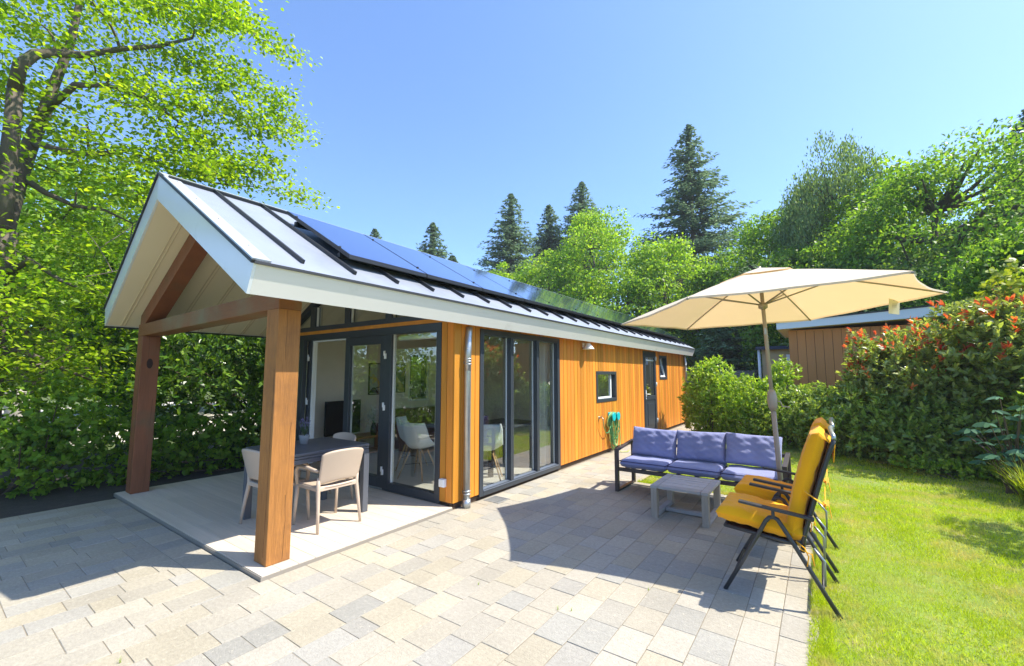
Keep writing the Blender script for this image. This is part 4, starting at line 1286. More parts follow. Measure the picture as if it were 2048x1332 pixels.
def recliner(label):
    r = empty('recliner_chair', (-.33, 3.93, 0), label, 'chair', 'yellow cushioned recliner chairs at the lawn edge')
    yn, yf = 3.64, 4.22
    D = M['dark_metal']
    for s, y in ((1, yn), (-1, yf)):
        a = MB(); a.tube([(-.658, y, .0), (-.53, y, .235), (-.40, y, .485), (-.375, y, .535), (-.35, y, .565), (-.325, y, .572), (-.30, y, .56), (-.275, y, .52), (-.245, y, .47), (-.10, y, .215), (.023, y, 0)], [.0145] * 11, 10)
        a.build('side_legs', D, r)
        a = MB(); a.box((0, 0, 0), (0, 0, 0)); a = MB()
        ya = y - s * .012
        P = lambda x, z, dy=0: (x, ya + dy, z)
        a.bar(P(-.54, .652), P(-.09, .606), .048, .018)
        a.tube([P(-.325, .575), P(-.325, .625)], .012, 8)
        a.tube([P(-.10, .604, -.02), P(-.10, .604, .02)], .016, 10)
        a.build('armrest', D, r, bevel=.006)
        a = MB(); a.tube([(-.048, y + s * .03, .17), (-.044, y + s * .03, .33), (-.10, y + s * .03, .40)], [.008, .008, .008], 8); a.build('support_strut', M['alu'], r)
    yi, yo = yn + .035, yf - .035
    a = MB()
    for y in (yi, yo): a.tube([(-.645, y, .446), (-.235, y, .408), (-.165, y, .415)], .013, 8)
    a.tube([(-.645, yi, .446), (-.645, yo, .446)], .013, 8); a.tube([(-.235, yi, .408), (-.235, yo, .408)], .010, 8)
    a.build('seat_frame', D, r)
    a = MB()
    for y in (yi, yo): a.tube([(-.166, y, .36), (-.15, y, .47), (-.04, y, .85), (.012, y, 1.02), (.04, y, 1.10), (.05, y, 1.135)], .0145, 8)
    a.build('back_frame', D, r)
    a = MB(); a.tube([(.0505, yi, 1.135), (.050, yi + .015, 1.16), (.043, yi + .05, 1.175), (.038, (yi + yo) / 2, 1.18), (.043, yo - .05, 1.175), (.050, yo - .015, 1.16), (.0505, yo, 1.135)], .015, 10); a.build('top_rail', M['alu'], r)
    a = MB(); a.grid(lambda u, v: (-.64 + .45 * u, yi + (yo - yi) * v, .446 - .036 * u - .012 * sin(pi * v)), 8, 8); a.grid(lambda u, v: (-.15 + .19 * u, yi + (yo - yi) * v, .47 + .64 * u), 8, 8); a.build('sling_fabric', D, r)
    a = MB(); a.tube([(-.60, yn, .11), (-.60, yf, .11)], .009, 8); a.tube([(-.06, yn, .15), (-.06, yf, .15)], .009, 8); a.build('cross_bar', D, r)
    cy = (yn + yf) / 2
    Ms = Matrix.Translation((-.425, cy, .505)) @ Matrix.Rotation(radians(6), 4, 'Y')
    a = MB(); a.pillow(.57, .54, .125, Ms, .30, .0035, 11, .30, 30); sc = a.build('seat_cushion', M['yellow'], r)
    pa, pb = Vector((-.235, cy, .455)), Vector((-.045, cy, 1.165))
    d = pb - pa; ang = atan2(d.x, d.z)
    Mb = Matrix.Translation((pa + pb) / 2 + Vector((.008, 0, .003))) @ Matrix.Rotation(ang, 4, 'Y') @ Matrix.Rotation(pi / 2, 4, 'Y')
    a = MB(); a.pillow(d.length + .03, .53, .105, Mb, .22, .0028, 5, .45, 34); bc = a.build('back_cushion', M['yellow'], r)
    a = MB()      # quilting seams across the back cushion
    a = MB()      # hood over the frame top
    a.grid(lambda u, v: (-.055 + .11 * u, cy - .25 + .50 * v, 1.14 + .010 * sin(pi * u) - .06 * u * u + .008 * sin(11 * v)), 8, 12)
    a.grid(lambda u, v: (.055 - .012 * u, cy - .25 + .50 * v, 1.105 - .12 * u + .01 * sin(9 * v)), 4, 12)
    a.build('hood', M['yellow'], bc, solid=.006)
    a = MB()
    for y in (yi - .022,):
        a.bar((-.13, y, .775), (-.03, y, .705), .004, .035, (0, 1, 0)); a.bar((-.03, y, .705), (.0, y + .1, .70), .004, .035); 
    a.bar((-.018, yi - .02, .69), (-.018, yo + .02, .69), .006, .04)
    a.bar((.0, yi - .01, .70), (.012, yi - .005, .62), .004, .03, (0, 1, 0))
    a.build('strap', M['yellow'], bc, bevel=.001)
    a = MB(); a.tube([(-.20, yn + .02, .43), (-.15, yn + .0, .40), (-.13, yn - .01, .35), (-.14, yn - .02, .29)], .004, 6); a.tube([(-.20, yn + .02, .43), (-.17, yn, .385), (-.11, yn - .01, .37), (-.10, yn - .015, .30)], .004, 6); a.build('tie', M['yellow'], sc)
    return r
rc = recliner('nearest yellow cushioned recliner chair at the lawn edge, seen from its side')
c = copy_tree(rc); c.location = (-.315, 4.725, 0); c.rotation_euler.z = radians(-1.5); c['label'] = 'yellow cushioned recliner chair standing behind the nearest one, closer to the blue sofa'

# ---- parasol
def parasol():
    A = [Vector(p) for p in ((-.894, 3.873, 2.24), (-1.90, 4.93, 2.18), (-1.493, 6.35, 2.22), (-.065, 6.72, 2.285), (1.02, 5.68, 2.36), (.60, 4.25, 2.335))]
    top = Vector((-.475, 5.30, 2.70))
    base = Vector((-.36, 5.15, 0))
    r = empty('parasol', tuple(base), 'large hexagonal cream garden parasol with a taupe pole behind the yellow chairs', 'parasol')
    pole = lambda z: base.lerp(top, z / top.z)
    def surf(i, u, v, dz=0):
        a, b = A[i], A[(i + 1) % 6]
        e = a.lerp(b, u)
        vv = v * (1 - .035 * 4 * u * (1 - u) * v)
        p = top.lerp(e, vv)
        p.z += .018 * sin(pi * min(v, 1)) - .022 * 4 * u * (1 - u) * v + .003 * sin(14 * u + 9 * v + i) * v + dz
        return p
    a = MB()
    for i in range(6): a.grid(lambda u, v, i=i: tuple(surf(i, u, .08 + .92 * v)), 12, 18)
    cn = a.build('canopy', M['canopy'], r, weld=True)
    a = MB()
    for i in range(6):
        a.grid(lambda u, v, i=i: tuple(surf(i, u, 1.0) + Vector((0, 0, -.05 * v * (1 if True else 0))) * 1.0 * .35), 12, 1)
    a.build('hem', M['canopy'], cn)
    a = MB()
    for i in range(6): a.grid(lambda u, v, i=i: tuple(surf(i, u, .0 + .27 * v, .018 + .012 * (1 - v))), 8, 6)
    a.build('vent_cap', M['canopy'], cn, weld=True)
    for i in range(6):
        a = MB(); pts = []
        for k in range(7):
            v = .02 + .97 * k / 6
            q = top.lerp(A[i], v); q.z += .018 * sin(pi * v) - .014
            pts.append(tuple(q))
        a.tube(pts, .0085, 6)
        rb = a.build('rib', M['beige_metal'], r)
        q = top.lerp(A[i], .44); q.z += .018 * sin(pi * .44) - .022
        s0 = pole(2.315)
        a = MB(); a.tube([tuple(s0 + (q - s0) * .02), tuple(q)], .0085, 6); a.build('strut', M['beige_metal'], rb)
        a = MB(); a.tube([tuple(A[i] - (A[i] - top).normalized() * .02 - Vector((0, 0, .01))), tuple(A[i] + (A[i] - top).normalized() * .012 - Vector((0, 0, .012)))], .011, 6); a.build('end_cap', M['beige_metal'], rb)
    a = MB(); a.tube([tuple(pole(z)) for z in (.05, 1.22)], .024, 16); a.tube([tuple(pole(z)) for z in (1.2, 2.74)], .019, 16); a.build('pole', M['beige_metal'], r)
    a = MB(); a.tube([tuple(pole(z)) for z in (2.27, 2.285, 2.325, 2.34)], [.024, .045, .045, .026], 14); a.tube([tuple(pole(z)) for z in (2.66, 2.70)], .035, 12); a.build('hub', M['beige_metal'], r)
    a = MB(); a.tube([tuple(pole(z)) for z in (1.20, 1.24, 1.32, 1.39, 1.42)], [.026, .042, .048, .038, .022], 14)
    pc_ = pole(1.30)
    ch = a.build('crank_housing', M['beige_metal'], r)
    a = MB(); a.tube([tuple(pc_), tuple(pc_ + Vector((.07, .0, 0))), tuple(pc_ + Vector((.085, 0, -.05))), tuple(pc_ + Vector((.15, 0, -.055)))], .007, 8); a.build('crank_handle', M['beige_metal'], ch)
    a = MB(); p = pole(2.03); a.box((p.x - .012, p.y - .024, p.z - .035), (p.x + .012, p.y - .018, p.z + .035)); a.build('tilt_button', M['alu'], r, bevel=.003)
    a = MB(); a.lathe([(0, .001), (.25, .001), (.255, .01), (.25, .045), (.06, .06), (.035, .075), (.035, .30), (.028, .305), (0, .305)], tuple(base), 28); a.build('base', M['dark_metal'], r)
    # hang tag near the right corner
    q = top.lerp(A[4], .80); q.z += .018 * sin(pi * .8) - .03
    q = top.lerp(A[3].lerp(A[4], .74), .95)
    q.z += .03
    rt = (Vector((cos(YAW), sin(YAW), 0)))
    u = Vector((0, 0, 1)) * 1.0 + rt * .12; u.normalize()
    a = MB()
    c0 = q - u * .085
    a.bar(q - u * .19, q, .11, .003, rt.cross(u))
    tg = a.build('hang_tag', M['label_paper'], r)
    a = MB()
    nrm = rt.cross(u); nrm = -nrm if nrm.y > 0 else nrm
    for k, (t, w) in enumerate(((.035, .045), (.042, .03), (.085, .05), (.10, .05), (.115, .05))):
        cc = q - u * t + nrm * .0025
        a.bar(cc - rt * w / 2, cc + rt * w / 2, .001, .004 if k > 1 else .006, u)
    a.build('small_print', M['ink'], tg)
parasol()

# ================================================================== VEGETATION
def rosettes(rng, C, A, n, L, W, spread=.9, k=6, fold=.25):
    """n leaves round every centre C with axis A"""
    m = len(C)
    A = unit(A)
    Cc = np.repeat(C, n, 0); Ax = np.repeat(A, n, 0)
    r = rand_dirs(rng, m * n)
    r = unit(r - Ax * np.sum(r * Ax, 1, keepdims=True))
    sp = rng.uniform(.35, 1.15, (m * n, 1)) * spread
    D = unit(Ax * np.cos(sp) + r * np.sin(sp) * 1.1)
    P = Cc - Ax * rng.uniform(0, 1.1, (m * n, 1)) * L
    sc = rng.uniform(.65, 1.2, m * n)
    return leaf_polys(P, D, Ax + .3 * rng.normal(size=(m * n, 3)), L * sc, W * sc, k, fold)

def shrub(name, label, cat, c, R, mt, nros, n=10, L=.09, W=.035, seed=0, z0=.0, box=.55, group=None, part='foliage', tips=None, depth=.35, spread=.95, noise=.16, k=6, stems=9, up=.5, tip_region=None, keep=None, full=False):
    rng = np.random.default_rng(seed)
    c = np.array(c, float); R = np.array(R, float)
    r = empty(name, (c[0], c[1], 0), label, cat, group)
    bl = blob_dirs(rng)
    d = rand_dirs(rng, nros * 2)
    d = d[d[:, 2] > (-1.1 if full else -.55)][:nros]
    # push the sphere towards a box
    q = d / np.max(np.abs(d), axis=1, keepdims=True)
    sh = d * (1 - box) + q * box
    rad = (1 + noise * bl(d) + .06 * rng.normal(size=len(d))) * (1 - depth * rng.uniform(0, 1, len(d)) ** 1.8)
    cz = z0 + R[2] * .5
    P = np.array([c[0], c[1], cz]) + sh * np.array([R[0], R[1], R[2] * .5]) * rad[:, None]
    P[:, 2] = np.maximum(P[:, 2], .03)
    A = unit(d * np.array([1, 1, .8]) + np.array([0, 0, up]) + .35 * rng.normal(size=(len(d), 3)))
    if keep is not None:
        mk = keep(P, rng); P, A = P[mk], A[mk]
    tipm = np.zeros(len(P), bool)
    if tips:
        hi = (P[:, 2] - cz) / (R[2] * .5)
        cl = np.sin(P[:, 0] * 6.1 + 2 * np.sin(P[:, 2] * 5 + seed)) * np.sin(P[:, 1] * 5.3 + P[:, 2] * 4.7)
        pr = np.clip(tips[1] * (hi + tips[2]), 0, .95) * np.clip(.75 + 1.5 * cl, .06, 1.8)
        if tip_region is not None: pr = pr * tip_region(P)
        tipm = rng.uniform(size=len(P)) < pr
        fast_mesh(tips[3], rosettes(rng, P[tipm] + A[tipm] * L * .7, A[tipm], max(4, n - 3), L * .85, W * .8, spread * .6, k), k, tips[0], r)
    fast_mesh(part, rosettes(rng, P, A, n, L, W, spread, k), k, mt, r)
    mb = MB()
    for i in range(stems):
        t = P[rng.integers(len(P))]
        b = np.array([c[0] + rng.normal() * R[0] * .2, c[1] + rng.normal() * R[1] * .2, -.02])
        mid = (b + t) / 2 + rng.normal(size=3) * .05
        mb.tube([tuple(b), tuple(mid), tuple(t)], [.014, .010, .004], 5, cap=False)
    mb.build('stem', M['twig'], r)
    return r

# ---- left hedges
shrub('laurel_hedge', 'tall laurel hedge beyond the porch, dark below and sunlit at the top', 'hedge', (-9.35, 5.85, 0), (.92, 3.6, 3.3), L_laurel, 6600, 9, .14, .042, 21, box=.9, noise=.07, depth=.85, up=.9, stems=30, full=True)
shrub('laurel_hedge', 'further stretch of laurel hedge running back along the hidden side of the cabin', 'hedge', (-9.5, 12.5, 0), (.9, 3.0, 3.1), L_laurel, 1700, 8, .16, .055, 22, box=.85, noise=.08, depth=.5, up=.9, full=True)
shrub('shaded_shrub', 'low dark shrub strip at the foot of the laurel hedge beside the porch floor', 'shrub', (-8.25, 4.6, 0), (.40, 3.0, .9), L_broad, 1300, 8, .09, .055, 27, box=.7, noise=.2, depth=.6, up=.4, full=True)
shrub('mixed_shrub', 'loose dappled green shrub left of the far porch post', 'shrub', (-8.75, 1.15, 0), (.9, .85, 1.45), L_broad, 850, 8, .075, .045, 23, box=.6, depth=.95, noise=.25, up=.3, full=True)
shrub('mixed_shrub', 'low leafy shrub at the left edge beside the paving', 'shrub', (-9.5, .0, 0), (.9, .75, .8), L_bright, 420, 8, .07, .045, 24, box=.4, depth=.9, noise=.25, up=.3, full=True)
shrub('mixed_shrub', 'shaded shrub outside the left edge of the terrace', 'shrub', (-10.6, -2.6, 0), (1.2, 1.3, 2.3), L_broad, 1200, 8, .09, .06, 25, box=.5, depth=.6, noise=.15, up=.3, full=True)
shrub('mixed_shrub', 'sunlit bush behind the low shrubs beside the far porch post', 'shrub', (-11.2, 2.5, 0), (1.0, 1.0, 2.3), L_bright, 700, 8, .075, .05, 26, box=.4, depth=.85, noise=.25, up=.3, full=True)

# ---- big tree on the left
def big_tree():
    rng = np.random.default_rng(12)
    base = far(-40, 900, 9.6); base[2] = 0
    r = empty('leafy_tree', tuple(base), 'big spreading tree with bright green leaves reaching over the porch from the left', 'tree')
    J = lambda L, dd: [far(x, y, dd + .0 * i) for i, (x, y) in enumerate(L)]
    t0 = [base, far(-30, 700, 9.5), far(-8, 560, 9.5), far(5, 460, 9.4)]
    t1 = t0[-1:] + J([(12, 360), (24, 260), (30, 180)], 9.3) + J([(40, 130), (70, 108), (110, 106), (170, 110)], 9.1) + J([(240, 98), (320, 92), (385, 76)], 8.8)
    t2 = t0[-1:] + J([(38, 350), (62, 285), (88, 225), (108, 170), (140, 90), (165, -20), (180, -140)], 9.9)
    t3 = [t2[1]] + J([(90, 385), (150, 412), (210, 420), (265, 447)], 9.6)
    t4 = [t2[3]] + J([(150, 170), (210, 170), (290, 195), (360, 245), (430, 290)], 9.0)
    t5 = [t2[2]] + J([(120, 300), (180, 310), (260, 300), (330, 335), (420, 365), (480, 372)], 9.3)
    t6 = [t1[1]] + [far(-60, 250, 9.0), far(-110, 120, 8.6), far(-120, -60, 8.4)]
    t7 = [t0[2]] + [far(60, 520, 9.2), far(120, 560, 9.0), far(190, 590, 8.9)]
    t8 = [t0[1]] + [far(40, 700, 9.0), far(110, 730, 8.8), far(180, 760, 8.9)]
    mb = MB()
    def limb(t, ra, rb): mb.tube([tuple(p) for p in t], list(np.linspace(ra, rb, len(t))), 10)
    limb(t0, .20, .16); limb(t1[:4], .105, .085); limb(t1[3:], .085, .02); limb(t2, .125, .03)
    for t in (t3, t4, t5, t6, t7, t8): limb(t, .052, .012)
    limbs = mb
    nodes = []; rad = []
    for t, a, b in ((t1, .10, .03), (t2, .12, .04), (t3, .05, .015), (t4, .05, .015), (t5, .05, .015), (t6, .05, .02), (t7, .05, .015), (t8, .05, .015)):
        t = np.array(t)
        for i in range(len(t) - 1):
            for q in (0, .5): nodes.append(t[i] * (1 - q) + t[i + 1] * q); rad.append(a + (b - a) * (i + q) / len(t))
        nodes.append(t[-1]); rad.append(b)
    tips = []; dens = []
    def T(x, y, dd, w=1): tips.append(far(x, y, dd)); dens.append(w)
    for _ in range(215):       # body
        x, y, dd = rng.uniform(-220, 300), rng.uniform(-260, 640), rng.uniform(7.8, 11.4)
        if -30 < x < 125 and 70 < y < 480: dd = rng.uniform(9.9, 11.6)
        T(x, y, dd)
    for _ in range(50): T(rng.uniform(-200, 250), rng.uniform(560, 800), rng.uniform(8.4, 10.4))
    for _ in range(34): T(rng.uniform(280, 470), rng.uniform(-10, 380), rng.uniform(8.2, 10.2))
    for _ in range(12): T(rng.uniform(300, 460), rng.uniform(-160, 30), rng.uniform(8.0, 10.2))
    arcs = [[(385, 60), (440, 40), (480, 30), (520, 70), (560, 95), (590, 122)], [(330, 120), (420, 130), (480, 155), (530, 180), (565, 205), (578, 240)],
            [(350, 180), (420, 215), (480, 245), (530, 262), (580, 275), (622, 278)], [(300, 240), (390, 280), (460, 320), (530, 345), (590, 372), (640, 408)],
            [(330, 335), (400, 350), (470, 352), (540, 330), (560, 300)], [(300, 20), (380, -5), (440, 10), (470, 15)], [(350, 300), (420, 330), (480, 372), (560, 392)], [(400, 160), (470, 200), (540, 225), (560, 245)]]
    for a in arcs:
        for i in range(len(a) - 1):
            for q in (0, .33, .66):
                x = a[i][0] * (1 - q) + a[i + 1][0] * q; y = a[i][1] * (1 - q) + a[i + 1][1] * q
                T(x + rng.normal() * 9, y + rng.normal() * 9, 8.7 + rng.normal() * .35, .42)
    tips = np.array(tips); dens = np.array(dens)
    mb, lines = grow('b', base, tips, nodes, rad, None, r, rng, wig=.06, sag=.04)
    nv = len(limbs.v)
    limbs.v += mb.v; limbs.f += [tuple(i + nv for i in f) for f in mb.f]; limbs.sm += mb.sm
    limbs.build('trunk', M['bark'], r)
    # leaves in flat layered sprays round the tips
    V = []
    for t, w in zip(tips, dens):
        n = int(120 * w)
        sg = np.array([.34, .34, .065]) * (1 if w > .5 else .52)
        off = rng.normal(size=(n, 3)) * sg
        P = t + off
        P[:, 2] -= .18 * (np.linalg.norm(off[:, :2], axis=1)) ** 1.5 - .05
        D = unit(off * [1, 1, .2] + .5 * rng.normal(size=(n, 3)) * [1, 1, .5] + [0, 0, -.12])
        U = unit(np.array([0, 0, 1]) + .45 * rng.normal(size=(n, 3)))
        V.append(leaf_polys(P, D, U, rng.uniform(.035, .105, n), rng.uniform(.03, .065, n), 6, .15))
    # leaves along the fine branches too
    for ln in lines:
        for i in range(1, len(ln) - 1):
            n = 6
            P = ln[i] + rng.normal(size=(n, 3)) * .09
            V.append(leaf_polys(P, rand_dirs(rng, n), np.array([0, 0, 1]) + .5 * rng.normal(size=(n, 3)), rng.uniform(.055, .09, n), rng.uniform(.035, .055, n), 6, .15))
    V = np.concatenate(V).reshape(-1, 6, 3)
    c0 = V.mean(1)
    ok = ~((c0[:, 0] > -8.1) & (c0[:, 2] < 3.9)) 
    fast_mesh('crown', V[ok].reshape(-1, 3), 6, L_lime, r)
big_tree()

# ---- far trees
def broad(px, top, dist, half, mt, seed, label, name='broadleaf_tree', low=2.0, n=110, per=115, leaf=.185, droop=0, flat=1.0, group=None, tr=.2, cat='tree', open_=0):
    rng = np.random.default_rng(seed)
    tp = far(px, top, dist)
    H = tp[2]; Rr = half / FPX * dist
    r = empty(name, (tp[0], tp[1], 0), label, cat, group)
    bl = blob_dirs(rng)
    cz = (H + low) / 2; rz = (H - low) / 2
    d = rand_dirs(rng, n); rad = rng.uniform(.25 if not open_ else .6, 1, n) ** (1 / 3)
    f = 1 + .22 * bl(d)
    C = np.array([tp[0], tp[1], cz]) + d * np.array([Rr, Rr, rz]) * (rad * f)[:, None]
    # crown narrower at the top
    hz = (C[:, 2] - cz) / rz
    C[:, :2] = tp[:2] + (C[:, :2] - tp[:2]) * np.clip(1.08 - .32 * np.maximum(hz, 0) ** 1.5, .3, 1.1)[:, None]
    rc = rng.uniform(.75, 1.35, n) * Rr * .30
    V = []
    for c, q in zip(C, rc):
        m = int(per * rng.uniform(.7, 1.3))
        o = rand_dirs(rng, m, .35) * (rng.uniform(.35, 1, m) ** .5)[:, None] * q * np.array([1, 1, .62 + droop * 1.3])
        P = c + o
        if droop: P[:, 2] -= droop * rng.uniform(0, 1, m) * q
        U = unit(o + np.array([0, 0, .6 * q]) + .35 * q * rng.normal(size=(m, 3)))
        D = rand_dirs(rng, m) + np.array([0, 0, -droop * 2.5])
        V.append(leaf_polys(P, D, U, rng.uniform(.7, 1.3, m) * leaf, rng.uniform(.5, .85, m) * leaf * (.6 if droop else 1), 4, .25))
    V = np.concatenate(V)
    zm = np.percentile(V[:, 2], 99.6)
    fz = (H - low) / (zm - low)
    V[:, 2] = low + (V[:, 2] - low) * fz; C[:, 2] = low + (C[:, 2] - low) * fz
    fast_mesh('crown', V, 4, mt, r)
    mb = MB()
    th = max(low + .8, H * .35)
    tr_ = [tuple(tp[:2]) + (z,) for z in (-.1, th * .5, th)]
    tn = [np.array([tp[0] + .15 * sin(seed + z), tp[1] + .1 * cos(seed * 2 + z), z]) for z in np.linspace(th * .5, H * .8, 6)]
    mb.tube([(tp[0], tp[1], -.1)] + [tuple(p) for p in tn], list(np.linspace(tr, tr * .25, 7)), 8)
    for c in C[rng.permutation(n)[:int(n * .5)]]:
        j = min(range(len(tn)), key=lambda i: np.linalg.norm(tn[i] - c) + 1.2 * max(0, tn[i][2] - c[2] + .8))
        mid = (tn[j] + c) / 2 + np.array([0, 0, -.1 * np.linalg.norm(c - tn[j])])
        mb.tube([tuple(tn[j]), tuple(mid), tuple(c)], [tr * .34, tr * .2, tr * .06], 5, cap=False)
    mb.build('trunk', M['bark'], r)
    return r

def conifer(px, top, dist, half, seed, label, base_py=620, mt=None, dens=1.0, group='conifers on the skyline', low=1.0, leaf=.42):
    rng = np.random.default_rng(seed)
    tp = far(px, top, dist); H = tp[2]; Rr = half / FPX * dist
    r = empty('conifer', (tp[0], tp[1], 0), label, 'tree', group)
    mb = MB(); mb.tube([(tp[0], tp[1], -.1), (tp[0], tp[1], H * .5), (tp[0] + .05, tp[1], H)], [H * .014 + .08, H * .008 + .04, .02], 8); mb.build('trunk', M['bark'], r)
    V = []; br = MB()
    span = H * .97 - max(low, 0)
    ref = 14.0
    nl = int(95 * dens)
    for i in range(nl):
        t = ((i + rng.uniform(0, .9)) / nl) ** 1.15       # 0 top
        z = H - .02 - t * span
        dtop = H - z
        Rz = Rr * min(1.25, (dtop / (Rr * 2.45)) ** .95)
        nb = int(rng.integers(5, 9))
        for a0 in rng.uniform(0, 2 * pi, nb):
            l = Rz * rng.uniform(.5, 1.15) * (1.25 if rng.random() < .12 else 1) + .06
            k = max(2, int(l / .30))
            s = np.linspace(.12, 1, k)
            up0 = .5 if t < .2 else .15
            px_ = np.cos(a0) * s * l; py_ = np.sin(a0) * s * l
            pz = z + (up0 * s - .32 * s ** 1.5 + .16 * s ** 3) * l
            P = np.stack([tp[0] + px_, tp[1] + py_, pz], 1)
            m = 6
            P2 = np.repeat(P, m, 0) + rng.normal(size=(k * m, 3)) * np.array([.14, .14, .07]) * (.3 + l * .22)
            side = rng.uniform(-1.15, 1.15, k * m)
            D = np.stack([np.cos(a0 + side), np.sin(a0 + side), rng.normal(size=k * m) * .22 - .12], 1)
            U = unit(np.array([0, 0, 1.]) + .45 * rng.normal(size=(k * m, 3)))
            ls = min(1, .35 + dtop / 5)
            V.append(leaf_polys(P2, D, U, ls * leaf * rng.uniform(.5, 1.15, k * m), leaf * .36 * rng.uniform(.6, 1.2, k * m), 4, .2))
            if l > 1.2 and rng.random() < .35: br.tube([(tp[0], tp[1], z), tuple(P[k // 2]), tuple(P[-1])], [.05, .035, .012], 4, cap=False)
    fast_mesh('crown', np.concatenate(V), 4, mt or L_conifer, r)
    if br.v: br.build('limb', M['bark'], r)
    return r

conifer(866, 446, 42, 48, 1, 'small lone conifer rising just above the middle of the solar roof', low=8)
conifer(750, 458, 46, 46, 2, 'tiny conifer tip showing above the solar roof left of the lone conifer', low=9, dens=.7)
conifer(1022, 388, 40, 66, 3, 'broad conifer left of the bright green trees behind the roof', low=6)
conifer(1098, 410, 44, 34, 4, 'thin pointed conifer between the broad conifer and the bright trees', low=9)
conifer(1163, 364, 43, 40, 5, 'slender conifer rising behind the bright green tree', low=9)
conifer(1377, 250, 37, 100, 6, 'tallest conifer on the skyline, broad and blue green', low=3, dens=1.15)
conifer(905, 512, 40, 26, 7, 'low conifer top peeking over the solar roof', low=8)
conifer(1500, 470, 42, 60, 10, 'conifer mostly hidden behind the leafy trees left of the birch', low=4)
conifer(2062, 215, 28, 60, 8, 'dark conifer cut by the right edge of the picture', low=4)
conifer(1440, 585, 24, 46, 9, 'dark conifer in the shade between the cabin end and the brown shed', low=.5, leaf=.34)

G = 'broadleaf trees behind the cabin'
broad(1185, 428, 30, 92, L_bright, 31, 'bright green tree highest of those behind the solar roof', low=3, group=G, n=150)
broad(1095, 500, 29, 80, L_bright, 32, 'low bright green tree sloping down to the solar roof', low=2.5, group=G)
broad(1012, 528, 31, 55, L_bright, 39, 'leftmost low green tree just above the solar roof', low=2.5, group=G, n=70)
broad(1322, 472, 28, 82, L_bright, 33, 'rounded bright green tree in front of the tallest conifer', low=2, group=G, n=140)
broad(1250, 560, 26, 90, L_broad, 34, 'dense green tree standing low beyond the end of the roof', low=1, group=G)
broad(1425, 520, 27, 70, L_broad, 35, 'green tree between the rounded tree and the parasol top', low=1, group=G)
broad(1530, 425, 29, 85, L_broad, 36, 'green tree beside the weeping birch on its left', low=2, group=G, n=130)
broad(1590, 500, 24, 80, L_broad, 44, 'shaded green tree directly behind the parasol', low=1, group=G)
broad(1655, 305, 26, 66, L_birch, 37, 'tall weeping birch with hanging grey green twigs', name='weeping_birch', low=3.5, n=190, per=210, leaf=.16, droop=1.0, tr=.16)
broad(1612, 370, 26.5, 44, L_birch, 47, 'smaller weeping birch crown left of the tall one', name='weeping_birch', low=3.5, n=90, per=170, leaf=.16, droop=1.0, tr=.1)
broad(1850, 328, 22, 140, L_broad, 38, 'big open crowned tree with dark forked limbs right of the birch', low=3.4, n=170, per=170, leaf=.135, tr=.34, open_=1)
broad(1735, 330, 25, 88, L_bright, 40, 'light green tree between birch and the big open tree', low=3, n=120, tr=.15)
broad(2025, 400, 24, 100, L_dull, 41, 'dull green tree filling the top right corner of the wood', low=2, n=150)
broad(1950, 505, 18, 90, L_broad, 42, 'green tree behind the right end of the parasol', low=1, n=100, per=150, leaf=.12)
broad(2085, 450, 15, 90, L_broad, 43, 'green tree at the right edge above the hedge', low=1.5, n=110, per=150, leaf=.115)
broad(1800, 505, 19, 100, L_dull, 45, 'grey green tree behind the brown shed roof', low=1, n=110, per=150, leaf=.125)
broad(1690, 520, 21, 90, L_dull, 46, 'shady tree behind the middle of the parasol', low=1, n=110, per=140, leaf=.135)
GL = 'trees beyond the hedge on the left'
broad(120, 300, 19, 190, L_broad, 51, 'tall tree beyond the leafy tree at the far left', low=1.5, group=GL, n=150, leaf=.22)
broad(330, 480, 21, 120, L_bright, 52, 'green tree beyond the hedge behind the porch gable', low=1, group=GL, n=120, leaf=.22)
broad(-60, 420, 17, 150, L_broad, 53, 'tree at the left edge beyond the added pale path', low=2.2, group=GL, n=120, leaf=.2)
broad(480, 600, 24, 110, L_broad, 54, 'tree seen between the porch posts above the hedge', low=1, group=GL, n=100, leaf=.24)
# pale trunk by the added path
r = empty('tree_trunk', (-14.6, 1.55, 0), 'pale mossy tree trunk at the left edge beyond the low shrubs', 'tree trunk')
a = MB(); a.tube([(-14.6, 1.55, -.1), (-14.55, 1.5, .7), (-14.45, 1.45, 1.25)], [.24, .2, .18], 12); a.build('trunk', M['bark_light'], r)

# woodland edge closing the view
def wood_edge():
    rng = np.random.default_rng(77)
    V = []
    n = 26000
    ang = rng.uniform(radians(-118), radians(62), n)     # from +Y, clockwise positive
    dist = rng.uniform(46, 60, n)
    hmax = 7.5 + 2.5 * np.sin(ang * 9) + 1.5 * np.sin(ang * 23)
    z = hmax * rng.uniform(0, 1, n) ** .8
    P = np.stack([np.sin(ang) * dist, np.cos(ang) * dist, z], 1)
    V = leaf_polys(P, rand_dirs(rng, n), rand_dirs(rng, n, .6), rng.uniform(.6, 1.2, n) * 1.0, rng.uniform(.4, .8, n) * 1.0, 4, .2)
    tag(fast_mesh('distant_wood', V, 4, L_dull), 'dark mass of distant woodland closing the view behind the trees', 'wood', kind='stuff')
wood_edge()

